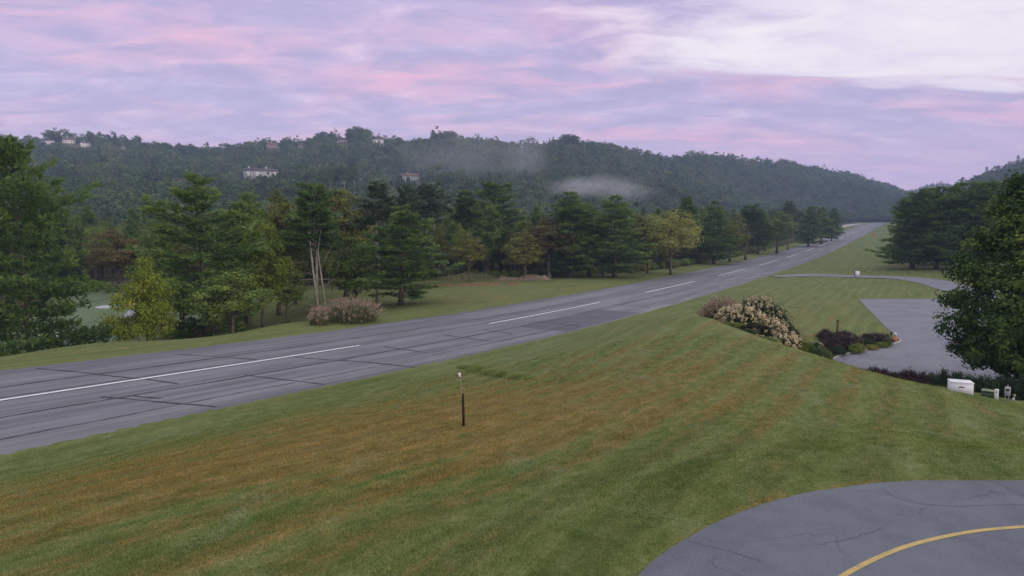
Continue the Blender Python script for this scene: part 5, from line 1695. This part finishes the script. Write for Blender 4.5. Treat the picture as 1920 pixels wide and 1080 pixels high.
# board by the taxiway, markers by the runway
g = foot(1607, 519, 60); k = g[1] / FPX
root = empty('sign_board', g, -math.atan2(g[0], g[1]) + .25, 'white square sign board on legs beside the taxiway', 'sign')
for s_ in (-1, 1):
    MB().box((s_ * 2.6 * k, .05, 1.4 * k), (1.2 * k, .1, 3.4 * k)).build('leg', M['grey_metal'], root)
MB().box((0, 0, 6.4 * k), (7.4 * k, .32, 8.0 * k), bev=.03).build('board', M['white_metal'], root)
MB().box((-3.9 * k, .02, 5.6 * k), (.6 * k, .36, 9.5 * k)).build('side_frame', M['black'], root)
g = foot(1637.5, 448, 100); k = g[1] / FPX
root = empty('orange_marker', g, -math.atan2(g[0], g[1]), 'orange marker board on a pole in the grass right of the runway', 'marker')
MB().tube([(0, 0, -.2), (0, 0, 6 * k)], .1, 6).build('pole', M['grey_metal'], root)
MB().box((0, 0, 7.5 * k), (3.2 * k, .3, 6.5 * k), bev=.04).build('board', M['orange'], root)


def edge_light(px, py, label, h_=.75):
    g = foot(px, py, 60)
    root = empty('edge_light', g, 0, label, 'runway light')
    MB().tube([(0, 0, -.1), (0, 0, .05), (0, 0, .06), (0, 0, h_ * .6)], [.2, .2, .06, .06], 8).build('stem', M['orange'], root, True)
    MB().tube([(0, 0, h_ * .6), (0, 0, h_ * .65), (0, 0, h_ * .9), (0, 0, h_)], [.12, .17, .15, .05], 10).build('lens', M['white_plastic'], root, True)


edge_light(1583, 473, 'small white runway edge light in the grass right of the runway', 1.3)
edge_light(1429, 473, 'small white edge light on the far shoulder left of the runway', 1.3)
edge_light(1451, 466, 'far small edge light on the left shoulder, next one beyond', 1.2)
for px, py, wd, hg, lb in ((1376, 480, 7, 6, 'white marker board under the dark pines left of the runway'), (1393, 473, 4, 8, 'slim white marker post under the dark pines left of the runway')):
    g = foot(px, py, 60); k = g[1] / FPX
    root = empty('marker_board', g, -math.atan2(g[0], g[1]) + .3, lb, 'marker')
    MB().box((0, .05, hg * k * .3), (.12, .12, hg * k * .7)).build('post', M['grey_metal'], root)
    MB().box((0, 0, hg * k * .7), (wd * k, .15, hg * k * .6), bev=.03).build('board', M['white_metal'], root)

# golf course corner: cart path, benches, pale sand
M['path'] = flat('pale_gravel_path', (0.33, 0.32, 0.33), .9, .2, .6)
M['sand'] = flat('pale_sand', (0.48, 0.47, 0.46), .95, .1, .5)
def gpt(px, Y):
    r = ray(px, 600); return (r[0] / r[1] * Y, Y)
draped('cart_path', smooth_loop([gpt(40, 107), gpt(110, 110), gpt(165, 115), gpt(205, 119), gpt(235, 126), gpt(262, 140)], 10, False), 3.0, .10, M['path'])
def pad(name, px, Y, rx, ry, mat, label, cat):
    c = gpt(px, Y); a = np.linspace(0, 6.283, 36, endpoint=False)
    rr = 1 + .22 * np.sin(a * 2 + 1) + .12 * np.sin(a * 3)
    V = [(0, 0, h1(*c) + .06)] + [(rx * q * math.cos(t_), ry * q * math.sin(t_), h1(c[0] + rx * q * math.cos(t_), c[1] + ry * q * math.sin(t_)) + .06) for t_, q in zip(a, rr)]
    F3 = [(0, i + 1, (i + 1) % 36 + 1) for i in range(36)]
    V = np.array(V); z0 = V[0, 2]; V[:, 2] -= z0
    return tag(obj(name, mesh_np(name, V, np.array(F3)), mat, loc=(c[0], c[1], z0)), kind='structure')
pad('sand_bunker', 226, 143, 4.5, 2.4, M['sand'], '', '')
pad('sand_bunker', 108, 118, 3.5, 1.6, M['sand'], '', '')
c = gpt(131, 150)
root = empty('golf_marker', (c[0], c[1], h1(*c)), -math.atan2(c[0], c[1]), 'two short white posts joined low, on the golf fairway behind the left pine', 'golf marker')
for s_ in (-1, 1):
    MB().box((s_ * .28, 0, .55), (.16, .12, 1.3), bev=.02).build('post', M['white_plastic'], root)
MB().box((0, 0, .25), (.42, .08, .14)).build('rail', M['white_plastic'], root)

# far end of the runway: pale turning area and side road
M['pale_road'] = flat('pale_gravel_road', (0.36, 0.33, 0.32), .9, .1, .3)
x0, y0 = xy(640, HALF + .3)
ps = [xy(612, 10.5), xy(608, 22), xy(600, 34), xy(588, 48)]
draped('side_road', smooth_loop(ps, 8, False), 9, .12, M['lot'])
ps = [xy(1060, 11), xy(1030, 20), xy(960, 26), xy(880, 30), xy(820, 36)]
draped('end_road', smooth_loop(ps, 10, False), 14, .25, M['pale_road'])

# ------------------------------------------------------------------ blades of the lawn
def tuft_mesh(seed, n_=26, R=.16, h_=.034):
    rg = np.random.default_rng(seed)
    a = rg.uniform(0, 6.28, n_); r_ = R * np.sqrt(rg.random(n_))
    b = np.c_[np.cos(a) * r_, np.sin(a) * r_, np.full(n_, -.01)]
    an = rg.uniform(0, 6.28, n_); d = np.c_[np.cos(an), np.sin(an), np.zeros(n_)]; hh_ = h_ * rg.uniform(.5, 1.3, n_)
    side = np.c_[-d[:, 1], d[:, 0], np.zeros(n_)] * .0055
    tip = b + d * (hh_ * rg.uniform(.2, .9, n_))[:, None]; tip[:, 2] += hh_
    V = np.concatenate([b - side, b + side, tip]); i = np.arange(n_)
    me = mesh_np('tuft', V, np.stack([i, n_ + i, 2 * n_ + i], -1), tint=rg.random(n_)); me.materials.append(M['blades'])
    return me


rl_ = np.random.default_rng(17)
NB = 90000
rr = 7.5 * (52 / 7.5) ** (rl_.random(NB) ** .85); aa = np.radians(rl_.uniform(-44, 44, NB))
gx, gy = rr * np.sin(aa), rr * np.cos(aa)
s_, l_ = sl(gx, gy)
ok = (l_ < -HALF - .35) & (poly_sd(gx, gy, DRIVE) > .03)
gx, gy, rr, aa = gx[ok], gy[ok], rr[ok], aa[ok]
ai = np.clip(np.searchsorted(DRYGRID[0][:401], aa), 0, 400); ri = np.clip(np.searchsorted(DRYGRID[1], rr), 0, len(DRYGRID[1]) - 1)
dr = DRYGRID[2][ri, ai]
lush = np.clip(vnoise(gx / 2.2, gy / 2.2) + .2, 0, 1)
scatter('lawn_grass', np.c_[gx, gy, H(gx, gy)], rl_.uniform(0, 6.28, len(gx)), (.7 + rr / 60) * (.7 + .6 * rl_.random(len(gx)) + .35 * lush), rl_.integers(0, 4, len(gx)), [tuft_mesh(200 + k) for k in range(4)], 'mown grass blades of the near lawn', {'dry': dr})
tk = [ground_at(a, b) for a, b in ((868, 688), (885, 690), (905, 696), (930, 701), (960, 706), (990, 711))]
q = rl_.random(900) * 5; x_ = np.interp(q, range(6), [t_[0] for t_ in tk]) + rl_.normal(size=900) * .22; y_ = np.interp(q, range(6), [t_[1] for t_ in tk]) + rl_.normal(size=900) * .3
scatter('tall_grass', np.c_[x_, y_, H(x_, y_)], rl_.uniform(0, 6.28, 900), rl_.uniform(2.0, 3.2, 900), rl_.integers(0, 4, 900), [tuft_mesh(300 + k, 30, .13, .07) for k in range(4)], 'line of longer darker grass in the lawn', {'dry': np.full(900, -.5)})

# ------------------------------------------------------------------ air: haze and drifting mist
hz = MB().box((0, 0, 120), (6900, 6900, 330)).mesh('haze')
m, n = newmat('haze')
pv = n.add('ShaderNodeVolumePrincipled', {'Color': (0.52, 0.66, 1.0), 'Density': 0.00019, 'Anisotropy': 0.0})
n.add('ShaderNodeOutputMaterial', {'Volume': pv.outputs[0]})
tag(obj('haze', hz, m), 'thin bluish morning haze filling the valley', kind='stuff')


def mist(px, py, Y, wpx, hpx, dy, dens, label, nsc=2.2, seed=0.0, thr=.42):
    c = at(px, py, Y)
    bm = bmesh.new(); bmesh.ops.create_uvsphere(bm, u_segments=24, v_segments=14, radius=1.0)
    me = bpy.data.meshes.new('mist'); bm.to_mesh(me); bm.free()
    m, n = newmat('mist')
    oc = n.add('ShaderNodeTexCoord').outputs['Object']
    ln = n.add('ShaderNodeVectorMath', {0: oc}, operation='LENGTH').outputs['Value']
    nz = n.noise(n.mapping(oc, (1.0, 1, .8), loc=(seed, seed * 2, 0)), nsc, 6, .7, 1.2)
    f = n.math('SUBTRACT', nz, n.math('MULTIPLY', n.math('POWER', ln, 1.5), .50))
    dn = n.math('MULTIPLY', n.smooth(f, thr - .28, thr + .10), dens)
    v = n.add('ShaderNodeVolumePrincipled', {'Color': (0.86, 0.85, 0.92), 'Density': dn, 'Anisotropy': 0.0})
    n.add('ShaderNodeOutputMaterial', {'Volume': v.outputs[0]})
    o_ = obj('mist', me, m, loc=tuple(c), rotz=-math.atan2(c[0], c[1]), scale=(wpx / FPX * Y / 2, dy, hpx / FPX * Y / 2))
    return tag(o_, label, kind='stuff')


mist(1075, 352, 560, 160, 50, 20, .015, 'left wisp of the white mist over the valley treetops', 2.2, 1.0, .40)
mist(1125, 349, 575, 200, 64, 24, .017, 'middle thickest wisp of the white mist over the valley treetops', 2.6, 3.0, .40)
mist(1178, 360, 590, 140, 56, 20, .013, 'right wisp of the white mist sinking into the trees', 2.2, 5.0, .38)
mist(880, 300, 820, 380, 140, 60, .0028, 'thin mist rising before the ridge', 2.0, 4.0, .38)
mist(985, 290, 850, 120, 170, 40, .0040, 'upright thin plume of mist before the ridge', 2.0, 7.0, .38)
